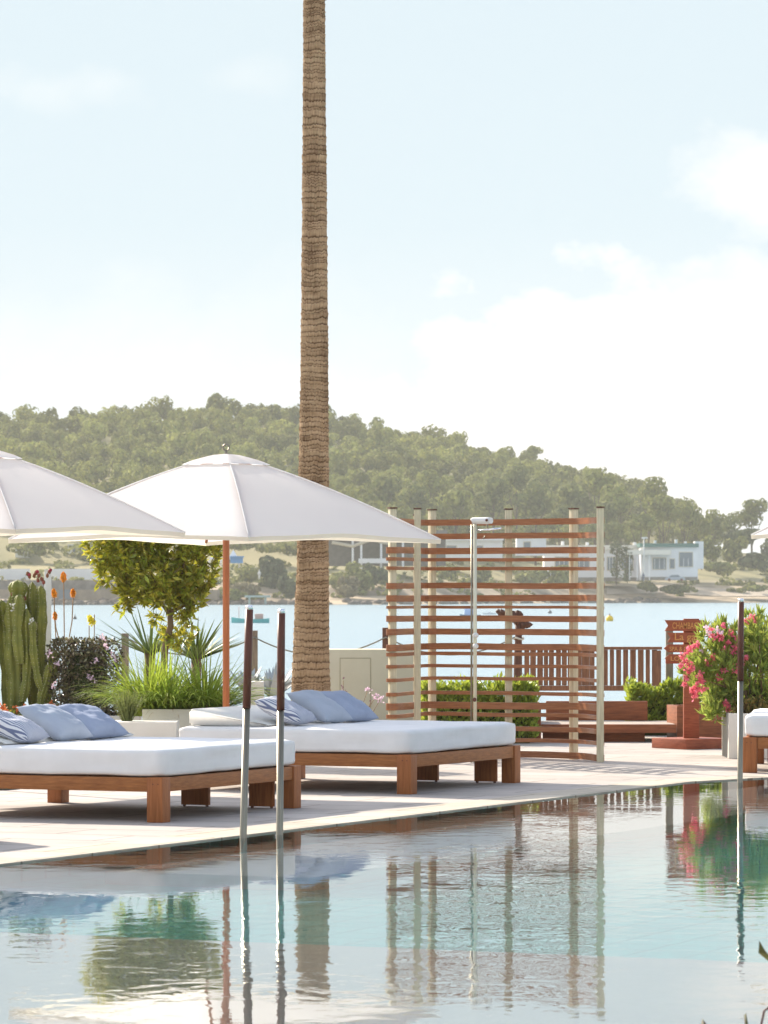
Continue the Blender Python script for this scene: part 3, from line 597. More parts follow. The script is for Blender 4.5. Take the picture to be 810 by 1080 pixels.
boat(516, 648, 14, (.7, .72, .72), 'little white dinghy just right of the shower pole', (-.15, .15, .2))
def buoy(px, y, col, label, r_=.35, ln=.25):
    D = F*(EYE-SEAZ)/(y-620); p = Vector((gx(px, D), D, SEAZ)); o = thing('buoy', label, 'buoy', p)
    MB().blob(p+UP*r_*.5, (r_, r_, r_), 12).build('float', mat('buoy_paint', col, .5), o); MB().tube([p+UP*r_*1.3, p+UP*(r_*1.3+ln)], r_*.15, 6).build('handle', DKGRIP, o)
buoy(643, 655, (.85, .55, .03), 'yellow buoy floating just right of the slatted screen', .36)
buoy(79, 653, (.15, .13, .12), 'small dark buoy behind the aloe flower stalks', .2)
buoy(580, 647, (.2, .2, .2), 'dark buoy on the water seen through the screen', .25)

# ------------------------------------------------------------------ daybeds
def rounded_slab(name, m, parent, o, u, v, x0, x1, y0, y1, z0, z1, r=.05, wr=.006, res=26):
    bm = bmesh.new(); bmesh.ops.create_cube(bm, size=1)
    for q in bm.verts: q.co = Vector((x0+(q.co.x+.5)*(x1-x0), y0+(q.co.y+.5)*(y1-y0), z0+(q.co.z+.5)*(z1-z0)))
    bmesh.ops.subdivide_edges(bm, edges=bm.edges, cuts=res, use_grid_fill=True)
    c0 = Vector(((x0+x1)/2, (y0+y1)/2, (z0+z1)/2)); h = Vector(((x1-x0)/2-r, (y1-y0)/2-r, (z1-z0)/2-r))
    for q in bm.verts:
        d = q.co-c0; cl = Vector([max(-h[i], min(h[i], d[i])) for i in range(3)]); e = d-cl
        if e.length > 1e-6: q.co = c0+cl+e.normalized()*r
        p = q.co; nz_ = mnoise.fractal(Vector((p.x*2.2, p.y*2.2, p.z*5))+Vector((z0*7+x1, 3.1*x0, y1)), 1, 2, 4)
        q.co = p+(q.co-c0-cl*.92).normalized()*nz_*wr*2
        if z1-p.z < .03: q.co.z += (1-((p.x-c0.x)/(x1-x0)*2)**2)*(1-((p.y-c0.y)/(y1-y0)*2)**2)*.012
    for q in bm.verts: q.co = o+u*q.co.x+v*q.co.y+UP*q.co.z
    bmesh.ops.recalc_face_normals(bm, faces=bm.faces)
    for f in bm.faces: f.smooth = True
    me = bpy.data.meshes.new(name); bm.to_mesh(me); bm.free(); return link(name, me, m, parent)
def daybed(Nc, u, v, lu, lv, label, boards=True):
    """Nc near corner, u and v the two side directions"""
    Nc = Vector(Nc); bed = thing('daybed', label, 'daybed', Nc, 0, 'square teak daybeds beside the pool')
    lw = .125
    for a in (0, lu-lw):
        for b_ in (0, lv-lw):
            MB().box(Nc, u, v, UP, a, a+lw, b_, b_+lw, 0, .318).build('leg', WOODV, bed, bevel=.006)
    g = .002
    fr = MB()
    for e_ in ((lw+g, lu-lw-g, .012, .062), (lw+g, lu-lw-g, lv-.062, lv-.012), (.012, .062, lw+g, lv-lw-g), (lu-.062, lu-.012, lw+g, lv-lw-g)):
        MB().box(Nc, u, v, UP, *e_, .215, .314).build('rail', WOODH, bed, bevel=.005)
    mb = MB()
    for k in range(14): y = .13+k*(lv-.26)/13; mb.box(Nc, u, v, UP, .064, lu-.064, y-.045, y+.045, .285, .305)
    mb.build('slat_base', WOODH, bed)
    if boards:
        for (a, b_) in ((.16, .36), (.70, .93)):
            MB().box(Nc, u, v, UP, a, b_, lv-.16, lv-.12, .012, .284).build('support_board', WOODV, bed, bevel=.004)
            mb = MB()
            for q in (a+.02, b_-.02): mb.tube([Nc+u*q+v*(lv-.14), Nc+u*q+v*(lv-.14)+UP*.012], .012, 8)
            mb.build('foot_glide', DKGRIP, bed)
    mb = MB()
    for a in (.035, .075):
        p = Nc+u*a-v*.0005+UP*.27; mb.tube([p+v*.003, p-v*.001], .005, 8)
    mb.build('bolt_heads', DKGRIP, bed)
    rounded_slab('mattress', FABRIC, bed, Nc, u, v, .02, lu-.03, .02, lv-.03, .317, .518, .042)
    return bed
N1 = Vector((-1.555, 29.94, 0)); N2 = Vector((.215, 34.05, 0))
N0 = E0+B*(-.12)+NRM*(-1.27)
daybed(N1, A, B, 2.1, 2.27, 'teak daybed with white mattress nearest the left edge, legs close to the pool rails')
daybed(N2, A, B, 2.14, 2.29, 'teak daybed with white mattress in the middle, in front of the palm and the screen')
daybed(N0, A, B, 2.1, 2.25, 'teak daybed at the left edge of which only a leg shows')
daybed(Vector((3.20, 38.05, 0)), Vector((.9928, -.12, 0)), Vector((.12, .9928, 0)), 2.1, 2.1, 'teak daybed cut off by the right edge beside the white planter')
# wedge cushions
def wedge(Nc, label):
    bm = bmesh.new(); x0, x1, y0, y1, z0 = 1.32, 2.04, .1, 2.1, .524
    P = [(x0, z0), (x1, z0), (x1, z0+.125), (x1-.06, z0+.14), (x0, z0+.02)]
    vs = [[bm.verts.new(Nc+A*x+B*y+UP*z) for x, z in P] for y in (y0, y1)]
    bm.faces.new(vs[0]); bm.faces.new(vs[1][::-1])
    for i in range(5): bm.faces.new((vs[0][i], vs[1][i], vs[1][(i+1) % 5], vs[0][(i+1) % 5]))
    bmesh.ops.recalc_face_normals(bm, faces=bm.faces)
    bmesh.ops.bevel(bm, geom=bm.edges[:], offset=.016, segments=3, affect='EDGES')
    for f in bm.faces: f.smooth = True
    me = bpy.data.meshes.new('wedge_cushion'); bm.to_mesh(me); bm.free(); return tag(link('wedge_cushion', me, CUSHION), label, 'cushion', 'sloping headrest cushions on the daybeds')
wedge(N2, 'white sloping wedge cushion along the left side of the middle daybed')
wedge(N1, 'white sloping wedge cushion behind the pillows of the left daybed')
def pillow(Nc, a, b_, tilt, yaw, m, label, sz=.5, th=.17, roll=0, lift=0, rise=0):
    bm = bmesh.new(); bmesh.ops.create_grid(bm, x_segments=22, y_segments=22, size=.5); n0 = len(bm.verts)
    top = list(bm.verts); co = {}
    V = []; Q = []; n = 23
    for s_ in (1, -1):
        for j in range(n):
            for i in range(n):
                x = i/(n-1)*2-1; y = j/(n-1)*2-1
                h = (max(0, 1-x**4)*max(0, 1-y**4))**.5*(1-.25*(x*x+y*y)/2)
                pin = 1-.10*(1-abs(y)**2)*abs(x)**3; pin2 = 1-.10*(1-abs(x)**2)*abs(y)**3
                wz = mnoise.noise(Vector((x*1.8+a*9, y*1.8+b_*7, s_)))*.10+mnoise.noise(Vector((x*5+b_*3, y*5, s_*2)))*.05
                V.append(Vector((x*sz/2*pin, y*sz/2*pin2, s_*th/2*h*(1+wz*3*(h > .05)))))
    q = [(j*n+i, j*n+i+1, (j+1)*n+i+1, (j+1)*n+i) for j in range(n-1) for i in range(n-1)]
    Q = q+[tuple(k+n*n for k in f[::-1]) for f in q]
    rot = Matrix.Rotation(yaw, 3, 'Z')
    bm.free()
    me = bpy.data.meshes.new('pillow'); me.from_pydata([tuple(p) for p in V], [], Q); bm = bmesh.new(); bm.from_mesh(me); bmesh.ops.remove_doubles(bm, verts=bm.verts, dist=.0008)
    for f in bm.faces: f.smooth = True
    bm.to_mesh(me); bm.free()
    o = link('pillow', me, m)
    ex = -A; ey = B; M3 = Matrix((ex, ey, UP)).transposed()      # columns
    Rm = M3 @ rot @ Matrix.Rotation(tilt, 3, 'Y') @ Matrix.Rotation(roll, 3, 'X')
    zmin = min((Rm @ v).z for v in V)
    c0 = Nc+A*a+B*b_; c0 = Vector((c0.x, c0.y, .527-zmin+rise))
    o.matrix_world = Matrix.Translation(c0) @ Rm.to_4x4()
    return tag(o, label, 'pillow', 'scatter pillows on the daybeds')
pillow(N2, 1.27, .34, R(22), .12, PILS, 'navy and white striped pillow, frontmost on the middle daybed', .44, .15)
pillow(N2, 1.21, .86, R(30), -.08, PILG, 'grey blue pillow between the striped and the blue pillow on the middle daybed', .45, .15)
pillow(N2, 1.22, 1.36, R(28), -.2, PILB, 'blue pillow at the back of the middle daybed, in front of the palm trunk', .46, .15)
pillow(N1, 1.42, .40, R(22), .12, PILS, 'navy and white striped pillow cut by the left edge on the left daybed', .44, .15)
pillow(N1, 1.36, .92, R(30), -.08, PILG, 'grey blue pillow in the middle of three on the left daybed', .45, .15)
pillow(N1, 1.34, 1.42, R(26), -.2, PILB, 'blue pillow on the left daybed, rightmost of its three', .45, .15)

# ------------------------------------------------------------------ umbrellas
def umbrella(c0, Rr, th, zc, za, label, mirror=False):
    c0 = Vector(c0); um = thing('parasol', label, 'parasol', c0, 0, 'white canvas parasols over the daybeds')
    cd = [Vector((math.cos(th+k*math.pi/2), math.sin(th+k*math.pi/2), 0)) for k in range(4)]
    def ring(r, lift=0):
        out_ = []
        for k in range(4):
            p, q = cd[k]*Rr, cd[(k+1) % 4]*Rr; n = 16
            for i in range(n):
                f = i/n; e = 4*f*(1-f)
                pos = (p.lerp(q, f))*r*(1-.035*e*r)
                drop = (za-zc)*(r**1.27)
                # fabric hangs a little slack between ribs, edges rise between the corners
                z = za-drop+(.045*e)*r*r
                cr = math.sin(f*math.pi*2)**2*.012*r
                wr_ = mnoise.noise(Vector((pos.x*2.2, pos.y*2.2, c0.x)))*.010*r+mnoise.noise(Vector((f*26+k*9, r*2.5, c0.y)))*.005*r; out_.append(c0+pos+UP*(z-cr+lift+(wr_ if r < .995 else 0)))
        return out_
    nr = 22; V = []; rs = [.17+(1-.17)*i/(nr-1) for i in range(nr)]
    for r in rs: V += ring(r)
    n = 64; mb = MB(); mb.add(V, [(i*n+k, (i+1)*n+k, (i+1)*n+(k+1) % n, i*n+(k+1) % n) for i in range(nr-1) for k in range(n)], True); cn = mb.build('canopy', CANVAS, um)
    # vent cap
    V = ring(.001, .02)
    for r in (.06, .11, .16, .205): V += ring(r, .03 if r < .2 else .022)
    MB().add(V, [(i*n+k, (i+1)*n+k, (i+1)*n+(k+1) % n, i*n+(k+1) % n) for i in range(4) for k in range(n)], True).build('vent_cap', CANVAS, um)
    # hem
    a = ring(1.0); b_ = [p-UP*.035+(Vector((c0.x, c0.y, 0))-Vector((p.x, p.y, 0))).normalized()*.004 for p in a]
    MB().add(a+b_, [(k, (k+1) % n, n+(k+1) % n, n+k) for k in range(n)]).build('hem', HEM, um)
    # seams on the four ridges
    for k in range(4):
        pts = [c0+cd[k]*Rr*r+UP*(za-(za-zc)*(r**1.27)+.004) for r in rs]; MB().tube(pts, .006, 5).build('seam', CANVAS, um)
        pts2 = [c0+cd[k]*Rr*r+UP*(za-(za-zc)*(r**1.27)-.03) for r in (.03, .3, .6, .97)]; MB().tube(pts2, .014, 6).build('rib', POLEW, um)
        hub = c0+UP*(zc+.12)+cd[k]*.04; m_ = c0+cd[k]*Rr*.5+UP*(za-(za-zc)*(.5**1.27)-.04); MB().tube([hub, m_], .011, 6).build('strut', POLEW, um)
    MB().tube([c0, c0+UP*(za-.02)], .03, 16).build('pole', POLEW, um)
    MB().tube([c0+UP*(zc+.06), c0+UP*(zc+.18)], .055, 14).build('hub', POLEW, um)
    MB().tube([c0+UP*.004, c0+UP*.05, c0+UP*.055], [.3, .28, .05], 28).build('base', STEEL, um)
    fn = MB(); tp = c0+UP*(za+.02); fn.tube([tp, tp+UP*.03], .012, 8); fn.tube([tp+UP*.055+Vector((math.cos(a_)*.028, 0, math.sin(a_)*.028)) for a_ in [k*math.pi/6 for k in range(13)]], .008, 6); fn.build('finial', STEEL, um)
    return um
umbrella((-1.395, 37.7, 0), 1.92, R(7.8), 2.075, 2.815, 'white canvas parasol with reddish wooden pole, seen whole left of the palm')
umbrella((-3.31, 35.0, 0), 1.715, R(14.5), 2.106, 2.78, 'white canvas parasol cut off by the left edge')
umbrella((gx(793, 39.8)+1.9, 40.0, 0), 1.92, R(186), 2.14, 2.86, 'white canvas parasol of which only the tip shows at the right edge')

# ------------------------------------------------------------------ palm
PALM = mat('palm_bark', (.56, .40, .25), .9, (.34, .23, .13), 5, (1, 1, 5), .8, 30, .1)
t = PALM.node_tree; L = t.links.new; b = t.nodes['Principled BSDF']; src = b.inputs['Base Color'].links[0].from_socket
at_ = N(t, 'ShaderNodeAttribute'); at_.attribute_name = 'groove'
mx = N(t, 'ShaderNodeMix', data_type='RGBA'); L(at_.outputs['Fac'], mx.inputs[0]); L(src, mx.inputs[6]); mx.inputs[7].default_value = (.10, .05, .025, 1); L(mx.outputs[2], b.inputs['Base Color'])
PD = 44.0
pt = [(-.1, 333, 24), (-60, 331, 23), (0, 331.3, 23), (100, 331.5, 24.5), (300, 331.8, 28), (500, 331, 32.5), (600, 329.5, 34.5), (660, 328.5, 38), (700, 328, 40), (730, 328, 42), (789, 328, 46)]
pt = sorted(pt); palm = thing('palm_tree', 'tall straight palm with ringed brown trunk rising behind the middle daybed', 'tree', (gx(328, PD), PD, 0))
TOP = 10.5
rows = 700; seg = 132; V = []; Gv = []; ring_h = .062
rng = random.Random(3)
zb = [0]; 
while zb[-1] < TOP: zb.append(zb[-1]+rng.choice((.026, .04, .05, .075))*rng.uniform(.8, 1.2))
offs = [rng.uniform(0, 7) for _ in zb]; outw = [rng.uniform(.2, 1.0) for _ in zb]
import bisect
for j in range(rows*2):
    z = TOP*j/(rows*2-1); py = 620-(z-EYE)/PD*F
    cx = gx(lerp_tab([(p[0], p[1]) for p in pt], py), PD); rad = lerp_tab([(p[0], p[2]) for p in pt], py)/2/F*PD*.96
    if z > 8.2: rad = rad+0*(z-8.2); 
    for k in range(seg):
        a = 2*math.pi*k/seg; zz = z+mnoise.noise(Vector((math.cos(a)*1.6, math.sin(a)*1.6, z*1.2)))*.02+mnoise.noise(Vector((math.cos(a)*6, math.sin(a)*6, z*5)))*.015
        i = max(0, min(len(zb)-2, bisect.bisect_right(zb, zz)-1)); f = (zz-zb[i])/(zb[i+1]-zb[i])
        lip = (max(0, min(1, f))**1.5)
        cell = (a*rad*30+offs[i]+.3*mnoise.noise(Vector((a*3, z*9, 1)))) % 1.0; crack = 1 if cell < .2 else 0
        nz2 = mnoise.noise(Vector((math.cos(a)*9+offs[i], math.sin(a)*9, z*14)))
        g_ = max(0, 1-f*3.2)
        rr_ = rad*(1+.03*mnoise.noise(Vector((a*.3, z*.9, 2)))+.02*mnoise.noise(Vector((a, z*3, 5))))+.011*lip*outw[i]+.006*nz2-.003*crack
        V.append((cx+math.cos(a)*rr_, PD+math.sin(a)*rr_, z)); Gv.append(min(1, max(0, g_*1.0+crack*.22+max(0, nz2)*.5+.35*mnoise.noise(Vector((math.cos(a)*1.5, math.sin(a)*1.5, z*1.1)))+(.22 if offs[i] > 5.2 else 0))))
Q = [(j*seg+k, j*seg+(k+1) % seg, (j+1)*seg+(k+1) % seg, (j+1)*seg+k) for j in range(rows*2-1) for k in range(seg)]
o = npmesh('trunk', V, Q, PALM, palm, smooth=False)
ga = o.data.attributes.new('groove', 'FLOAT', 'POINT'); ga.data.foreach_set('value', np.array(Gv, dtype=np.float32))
PFR = mat('palm_frond', (.10, .14, .04), .6, island=.3, trans=.3)
V = []; Q = []
topc = Vector((gx(332, PD), PD, TOP))
fb, fd, fl, fw = [], [], [], []
for k in range(34):
    a = k*2.4; up = random.uniform(-.3, 1.1); d = Vector((math.cos(a), math.sin(a), up)).normalized()
    stem_end = topc+d*.9
    for q in range(26):
        s_ = d.cross(UP).normalized(); aa = (q-12.5)/13*1.2; dd = (d*math.cos(aa)+s_*math.sin(aa)).normalized(); fb.append(stem_end); fd.append(dd); fl.append(random.uniform(.8, 1.1)); fw.append(.045)
    fb.append(topc); fd.append(d); fl.append(.92); fw.append(.05)
V, Q = ribbons(fb, fd, fl, fw, .9, 4); npmesh('crown', V, Q, PFR, palm)

# ------------------------------------------------------------------ shower screen
scr = thing('slatted_screen', 'mahogany slatted shower screen woven between pale wooden posts', 'screen', (1.1, 41, 0))
pp = {'p1': (.080, 40.72), 'p2': (.322, 41.10), 'p2b': (.318, 41.42), 'p3': (.470, 41.66), 'p4': (1.207, 41.32), 'p5': (1.825, 41.06), 'p6': (2.045, 40.36)}
ang = {'p1': .35, 'p2': 0, 'p2b': 0, 'p3': .55, 'p4': .12, 'p5': .6, 'p6': .05}
for k, (x, y) in pp.items():
    a = ang[k]; u = Vector((math.cos(a), math.sin(a), 0)); v = Vector((-math.sin(a), math.cos(a), 0)); h = .032 if k != 'p3' else .03
    zt = 2.405 if k != 'p2b' else 2.35
    po = MB().box(Vector((x, y, 0)), u, v, UP, -h, h, -h, h, 0, zt).build('post', POSTW, scr, bevel=.004)
    MB().box(Vector((x, y, 0)), u, v, UP, -h-.006, h+.006, -h-.006, h+.006, zt+.001, zt+.014).build('cap', DARKW, po)
ys = [(550.3, 5.3), (565, 5), (580.7, 5.5), (590, 2.6), (599.6, 2.6), (618, 5), (631, 5.5), (640.5, 2.2), (652.7, 5.2), (666.5, 5.4), (682.5, 5.6), (690, 2.7), (702.8, 2.6), (716.2, 2.6), (731.4, 2.8), (744.6, 6), (754.5, 3), (769, 3.6), (781.3, 3), (796.4, 5.6)]
path = [(.040, 40.76), (.030, 40.68), (.075, 40.665), (.125, 40.72), (.20, 40.93), (.28, 41.22), (.36, 41.44), (.47, 41.60), (.80, 41.47), (1.20, 41.265), (1.55, 41.16), (1.78, 40.99), (1.86, 40.93), (1.95, 40.72), (2.02, 40.44), (2.085, 40.43)]
def catmull(P, n=5):
    out_ = []
    for i in range(len(P)-1):
        p0, p1, p2, p3 = P[max(0, i-1)], P[i], P[i+1], P[min(len(P)-1, i+2)]
        for k in range(n):
            t_ = k/n; out_.append(tuple(.5*((2*p1[c])+(-p0[c]+p2[c])*t_+(2*p0[c]-5*p1[c]+4*p2[c]-p3[c])*t_*t_+(-p0[c]+3*p1[c]-3*p2[c]+p3[c])*t_**3) for c in range(len(p1))))
    out_.append(P[-1]); return out_
mb = MB()
for i, (y, hpx) in enumerate(ys):
    z = gz(y, 41.1); hh = hpx*41.1/F/2*(1.22 if hpx > 4 else 1.4); pth = catmull(path); vs = []
    th = .009
    if abs(y-550.3) < 15: pth = [p for p in pth if p[0] > .10]
    for j, p in enumerate(pth):
        a = Vector(pth[max(0, j-1)]); b_ = Vector(pth[min(len(pth)-1, j+1)]); d = (b_-a).normalized(); nn = Vector((d.y, -d.x))
        zz = z+mnoise.noise(Vector((p[0]*1.5, p[1], i*3.3)))*.008; jw = mnoise.noise(Vector((p[0]*2, i*5.1, 0)))*.006
        for (s_, q) in ((-1, -1), (1, -1), (1, 1), (-1, 1)):
            vs.append((p[0]+nn.x*(th*s_+jw), p[1]+nn.y*(th*s_+jw), zz+q*hh))
    m = len(pth); mb.add(vs, [(j*4+k, (j+1)*4+k, (j+1)*4+(k+1) % 4, j*4+(k+1) % 4) for j in range(m-1) for k in range(4)]+[(0, 1, 2, 3), ((m-1)*4+3, (m-1)*4+2, (m-1)*4+1, (m-1)*4)])
mb.build('slats', MAHOG, scr)
# ------------------------------------------------------------------ shower
sh = thing('outdoor_shower', 'slim outdoor shower pipe with a fat horizontal head inside the slatted screen', 'shower', at(501, 804, 40.3)); SD = 40.3
sh.location.z = 0
p0 = at(501, 620, SD); p0.z = 0
MB().tube([p0, Vector((p0.x, SD, gz(551, SD)))], .018, 12).build('pipe', SHOWERP, sh)
MB().tube([p0+Vector((-.035, .02, 0)), Vector((p0.x-.03, SD+.02, gz(553, SD)))], .010, 8).build('hose', STEEL, sh)
hd = MB(); hd.tube([at(497.2, 549.8, SD), at(498, 549.3, SD), at(514, 549.2, SD-.02), at(518, 549, SD-.05)], [.022, .031, .033, .030], 16); ho = hd.build('shower_head', WHITE, sh)
MB().tube([at(513.2, 548.6, SD-.056), at(513.2, 548.6, SD-.07)], .013, 10).build('spout_hole', DKGRIP, ho)
MB().tube([at(514, 552, SD), at(514.2, 558.5, SD)], .008, 8).build('neck', STEEL, sh)
MB().tube([at(502, 559.6, SD), at(517, 558.6, SD-.04), at(529, 557.2, SD-.1)], [.008, .011, .009], 8).build('lever', CHROME, sh)
MB().tube([at(511.5, 565, SD), at(509.5, 568.5, SD)], .006, 6).build('bracket', STEEL, sh)
for y in (670, 681.5): MB().blob(at(501.5, y, SD-.02), (.03, .03, .026), 12).build('valve_knob', WHITE, sh)
MB().blob(at(500.5, 738, SD-.02), (.02, .02, .02), 10).build('joint', DKGRIP, sh)

# ------------------------------------------------------------------ rope fence, cream cabinet, posts
rf = thing('rope_fence', 'rope slung between short brown wooden posts along the sea edge', 'fence', (0, 48, 0))
FP = [(-7, 668), (132, 668), (268, 665), (407, 662), (706, 662)]
for px, yt in FP:
    D = 48; p = at(px, yt, D); MB().bx(p.x-.04, p.x+.04, D-.04, D+.04, 0, p.z).build('post', GREYW if px != 407 else DARKW, rf, bevel=.004)
def sag(mb, a, b_, s_, r_=.008):
    mb.tube([a.lerp(b_, f)-UP*(4*f*(1-f))*s_ for f in [i/14 for i in range(15)]], r_, 6)
RP = [at(px, 672, 47.95) for px, _ in FP[:4]]+[at(543, 672, 48.2)]
for a, b_ in zip(RP, RP[1:]): mb = MB(); sag(mb, a, b_, .20, .0085); mb.build('rope', ROPE, rf)
cb = thing('service_cabinet', 'cream rendered block with a flush service door right of the palm trunk', 'cabinet', (gx(390, 46.5), 46.5, 0)); CD = 46.5
x0, x1 = gx(338, CD), gx(438.5, CD); zt = gz(685, CD)
MB().bx(x0, x1, CD, CD+.7, 0, zt).build('body', CREAM, cb, bevel=.008)
dx0, dx1, dz = gx(359, CD), gx(390.5, CD), gz(694.5, CD)
jm = MB()
for a, b_, c_, d_ in ((dx0-.008, dx0, .08, dz), (dx1, dx1+.008, .08, dz), (dx0-.008, dx1+.008, dz, dz+.008)): jm.bx(a, b_, CD-.003, CD+.002, c_, d_)
jm.build('door_joint', CREAMD, cb); MB().bx(dx0+.002, dx1-.002, CD-.006, CD-.001, .08, dz-.002).build('door', CREAM, cb)
wp = thing('white_post', 'slim white post standing right behind the tall cactus', 'post', at(50.5, 790, 42.5)); wp.location.z = 0
p = at(50.5, 602, 42.5); MB().bx(p.x-.033, p.x+.033, 42.47, 42.53, .0, p.z).build('shaft', WHITE, wp, bevel=.006); MB().bx(p.x-.036, p.x+.036, 42.465, 42.535, p.z+.001, p.z+.012).build('cap', WHITE, wp)
# carved driftwood post
dw = thing('driftwood_post', 'dark driftwood post with flared knobbly top and rope ring, behind the screen', 'post', (gx(546, 48.4), 48.4, 0)); DD = 48.4
MB().tube([Vector((gx(545.5, DD), DD, 0)), at(546, 700, DD), at(547, 668, DD), at(547.5, 655, DD)], [.05, .045, .04, .05], 10).build('shaft', DARKW, dw)
mb = MB()
for (x, y, r_) in ((529, 646, .05), (526, 645, .035), (535, 648, .05), (541, 649, .06), (546, 648, .06), (547, 655, .075), (551, 659, .06), (556, 659, .05), (559, 658.5, .03), (543, 654, .05)): mb.blob(at(x, y, DD), (r_, r_, r_*.75), 9, .25)
mb.build('carved_top', DARKW, dw)
mb = MB(); mb.tube([at(547, 673.5, DD)+Vector((math.cos(a)*.055, math.sin(a)*.055, math.sin(a*2)*.01)) for a in [k*math.pi/8 for k in range(17)]], .011, 6); mb.build('rope_ring', mat('pale_rope', (.6, .55, .45), .9), dw)
# balustrade
bl = thing('wooden_balustrade', 'brown wooden balustrade of upright slats at the sea edge behind the screen', 'railing', (gx(620, 50), 50, 0)); BD_ = 50.0
for px in (546.5, 693): p = gx(px, BD_); MB().bx(p-.045, p+.045, BD_-.045, BD_+.045, 0, gz(686, BD_)).build('post', BALW, bl, bevel=.004)
zt = gz(685, BD_); zb_ = gz(728.5, BD_)
MB().bx(gx(542, BD_), gx(698, BD_), BD_-.05, BD_+.05, zt-.002, zt+.032).build('top_rail', BALW, bl, bevel=.004)
MB().bx(gx(549.5, BD_), gx(689.8, BD_), BD_-.03, BD_+.03, zb_, zb_+.06).build('bottom_rail', BALW, bl, bevel=.004)
px = 553; k = 0
while px < 688:
    w_ = random.choice((5.2, 6.0, 4.4)); gap = 2.2 if px > 606 else random.choice((1.0, 2.2, 1.4))
    if not (604 < px < 616): MB().bx(gx(px, BD_), gx(px+w_, BD_), BD_-.012, BD_+.012, zb_+.062, zt-.004).build('baluster', BALW, bl)
    else: MB().bx(gx(px, BD_), gx(px+w_+gap-.2, BD_), BD_-.012, BD_+.012, zb_+.062, zt-.004).build('baluster', BALW, bl)
    px += w_+gap

# ------------------------------------------------------------------ timber seating platform, sign, planters
pf = thing('timber_platform', 'low reddish timber seating platform with backboard behind the screen', 'platform', (gx(630, 45.5), 45.5, 0))
D0 = 45.6
MB().bx(gx(571, D0), gx(713.5, D0), D0, D0+.06, gz(773, D0), gz(764, D0)).build('front_board', DECKW, pf, bevel=.004)
mb = MB()
for k in range(9): mb.bx(gx(571.5, D0), gx(713, D0), D0+.065+k*.145, D0+.065+k*.145+.138, gz(764, D0)-.03, gz(764, D0)-.004)
mb.build('seat_boards', wood('pale_board', (.50, .42, .34), (.36, .30, .25), .7, (1, 12, 1)), pf)
MB().bx(gx(573, D0), gx(681, D0), D0+.14, D0+.18, .001, gz(764, D0)-.033).build('plinth', DECKW, pf)
MB().bx(gx(576, 46.95), gx(683, 46.95), 46.95, 47.02, gz(764, D0)-.002, gz(739.5, 46.95)).build('backboard', DECKW, pf, bevel=.004)
MB().bx(gx(554.5, D0), gx(570.5, D0), D0-.05, D0+1.3, .001, gz(742, D0)).build('end_box', DECKW, pf, bevel=.005)
# wooden planter box right
wpb = thing('wooden_planter', 'square reddish timber planter box behind the signpost', 'planter', (gx(742, 46.2), 46.2, 0)); D1 = 45.9
a = R(28); u = Vector((math.cos(R(8)), math.sin(R(8)), 0)); v = Vector((-math.sin(R(8)), math.cos(R(8)), 0)); o0 = Vector((gx(714, D1), D1, 0))
zt = gz(744.5, D1)
for nm, args in (('front_panel', (0, .56, 0, .04)), ('back_panel', (0, .56, .5, .54)), ('side_panel', (0, .04, .042, .498)), ('side_panel', (.52, .56, .042, .498))):
    MB().box(o0, u, v, UP, *args, 0.001, zt).build(nm, DECKW, wpb, bevel=.004)
MB().box(o0, u, v, UP, .042, .518, .042, .498, .2, zt-.04).build('soil', SOIL, wpb)
# signpost
sg = thing('signpost', 'reddish wooden signpost with four arrow boards on a square base', 'signpost', (gx(729, 44), 44, 0)); D2 = 43.9
c0 = Vector((gx(729, D2), D2, 0)); u = Vector((math.cos(R(33)), math.sin(R(33)), 0)); v = Vector((-math.sin(R(33)), math.cos(R(33)), 0))
MB().box(c0, u, v, UP, -.29, .29, -.29, .29, .001, .105).build('base', SIGNW, sg, bevel=.006)
MB().bx(c0.x-.08, c0.x+.08, D2-.05, D2+.05, .105, gz(652.5, D2)).build('post', SIGNW, sg, bevel=.004)
MB().bx(gx(702.5, D2), gx(730, D2), D2+.051, D2+.088, gz(700, D2), gz(693, D2)).build('cross_batten', SIGNW, sg)
def board(x0, x1, y0, y1, dirn, txt, tx, ty, size):
    """arrow board: dirn +1 points right, -1 left; the tail is notched"""
    ym = (y0+y1)/2; pts = [(x0, y0), (x1-5, y0), (x1, ym), (x1-5, y1), (x0, y1), (x0+3.6, ym)]
    if dirn < 0: pts = [(x0+x1-a_, b_) for a_, b_ in pts][::-1]
    f = [at(a_, b_, D2-.075) for a_, b_ in pts]; g_ = [p+Vector((0, .022, 0)) for p in f]; n = 6
    mb = MB(); mb.add(f+g_, [(0, 5, 2, 1) if 0 else (0, 1, 2, 5), (2, 3, 4, 5)]); mb.f += [tuple(i+n for i in ff[::-1]) for ff in ((0, 1, 2, 5), (2, 3, 4, 5))]; mb.sm += [False, False]
    mb.add(f+g_, [(i, n+i, n+(i+1) % n, (i+1) % n) for i in range(n)])
    o = mb.build('arrow_board', SIGNW, sg)
    cu = bpy.data.curves.new('lettering', 'FONT'); cu.body = txt; cu.size = size; cu.extrude = .001; cu.offset = .0012; to = bpy.data.objects.new('tmp', cu); COL.objects.link(to)
    dg = bpy.context.evaluated_depsgraph_get(); me = bpy.data.meshes.new_from_object(to.evaluated_get(dg)); bpy.data.objects.remove(to)
    xs = [q.co.x for q in me.vertices]; wd = max(xs)-min(xs); want = (tx[1]-tx[0])/F*D2; sx = want/wd
    p = at(tx[0], ty, D2-.078); me.transform(Matrix.Translation(p) @ Matrix.Rotation(R(90), 4, 'X') @ Matrix.Diagonal((sx, 1, 1, 1)))
    l_ = link('lettering', me, GOLD, o); return o
board(701, 747, 654, 665.5, 1, 'CHAMBAO', (709, 736), 663, .092)
board(703.5, 742.5, 667.3, 677.6, 1, 'La gal', (711, 735), 675.2, .105)
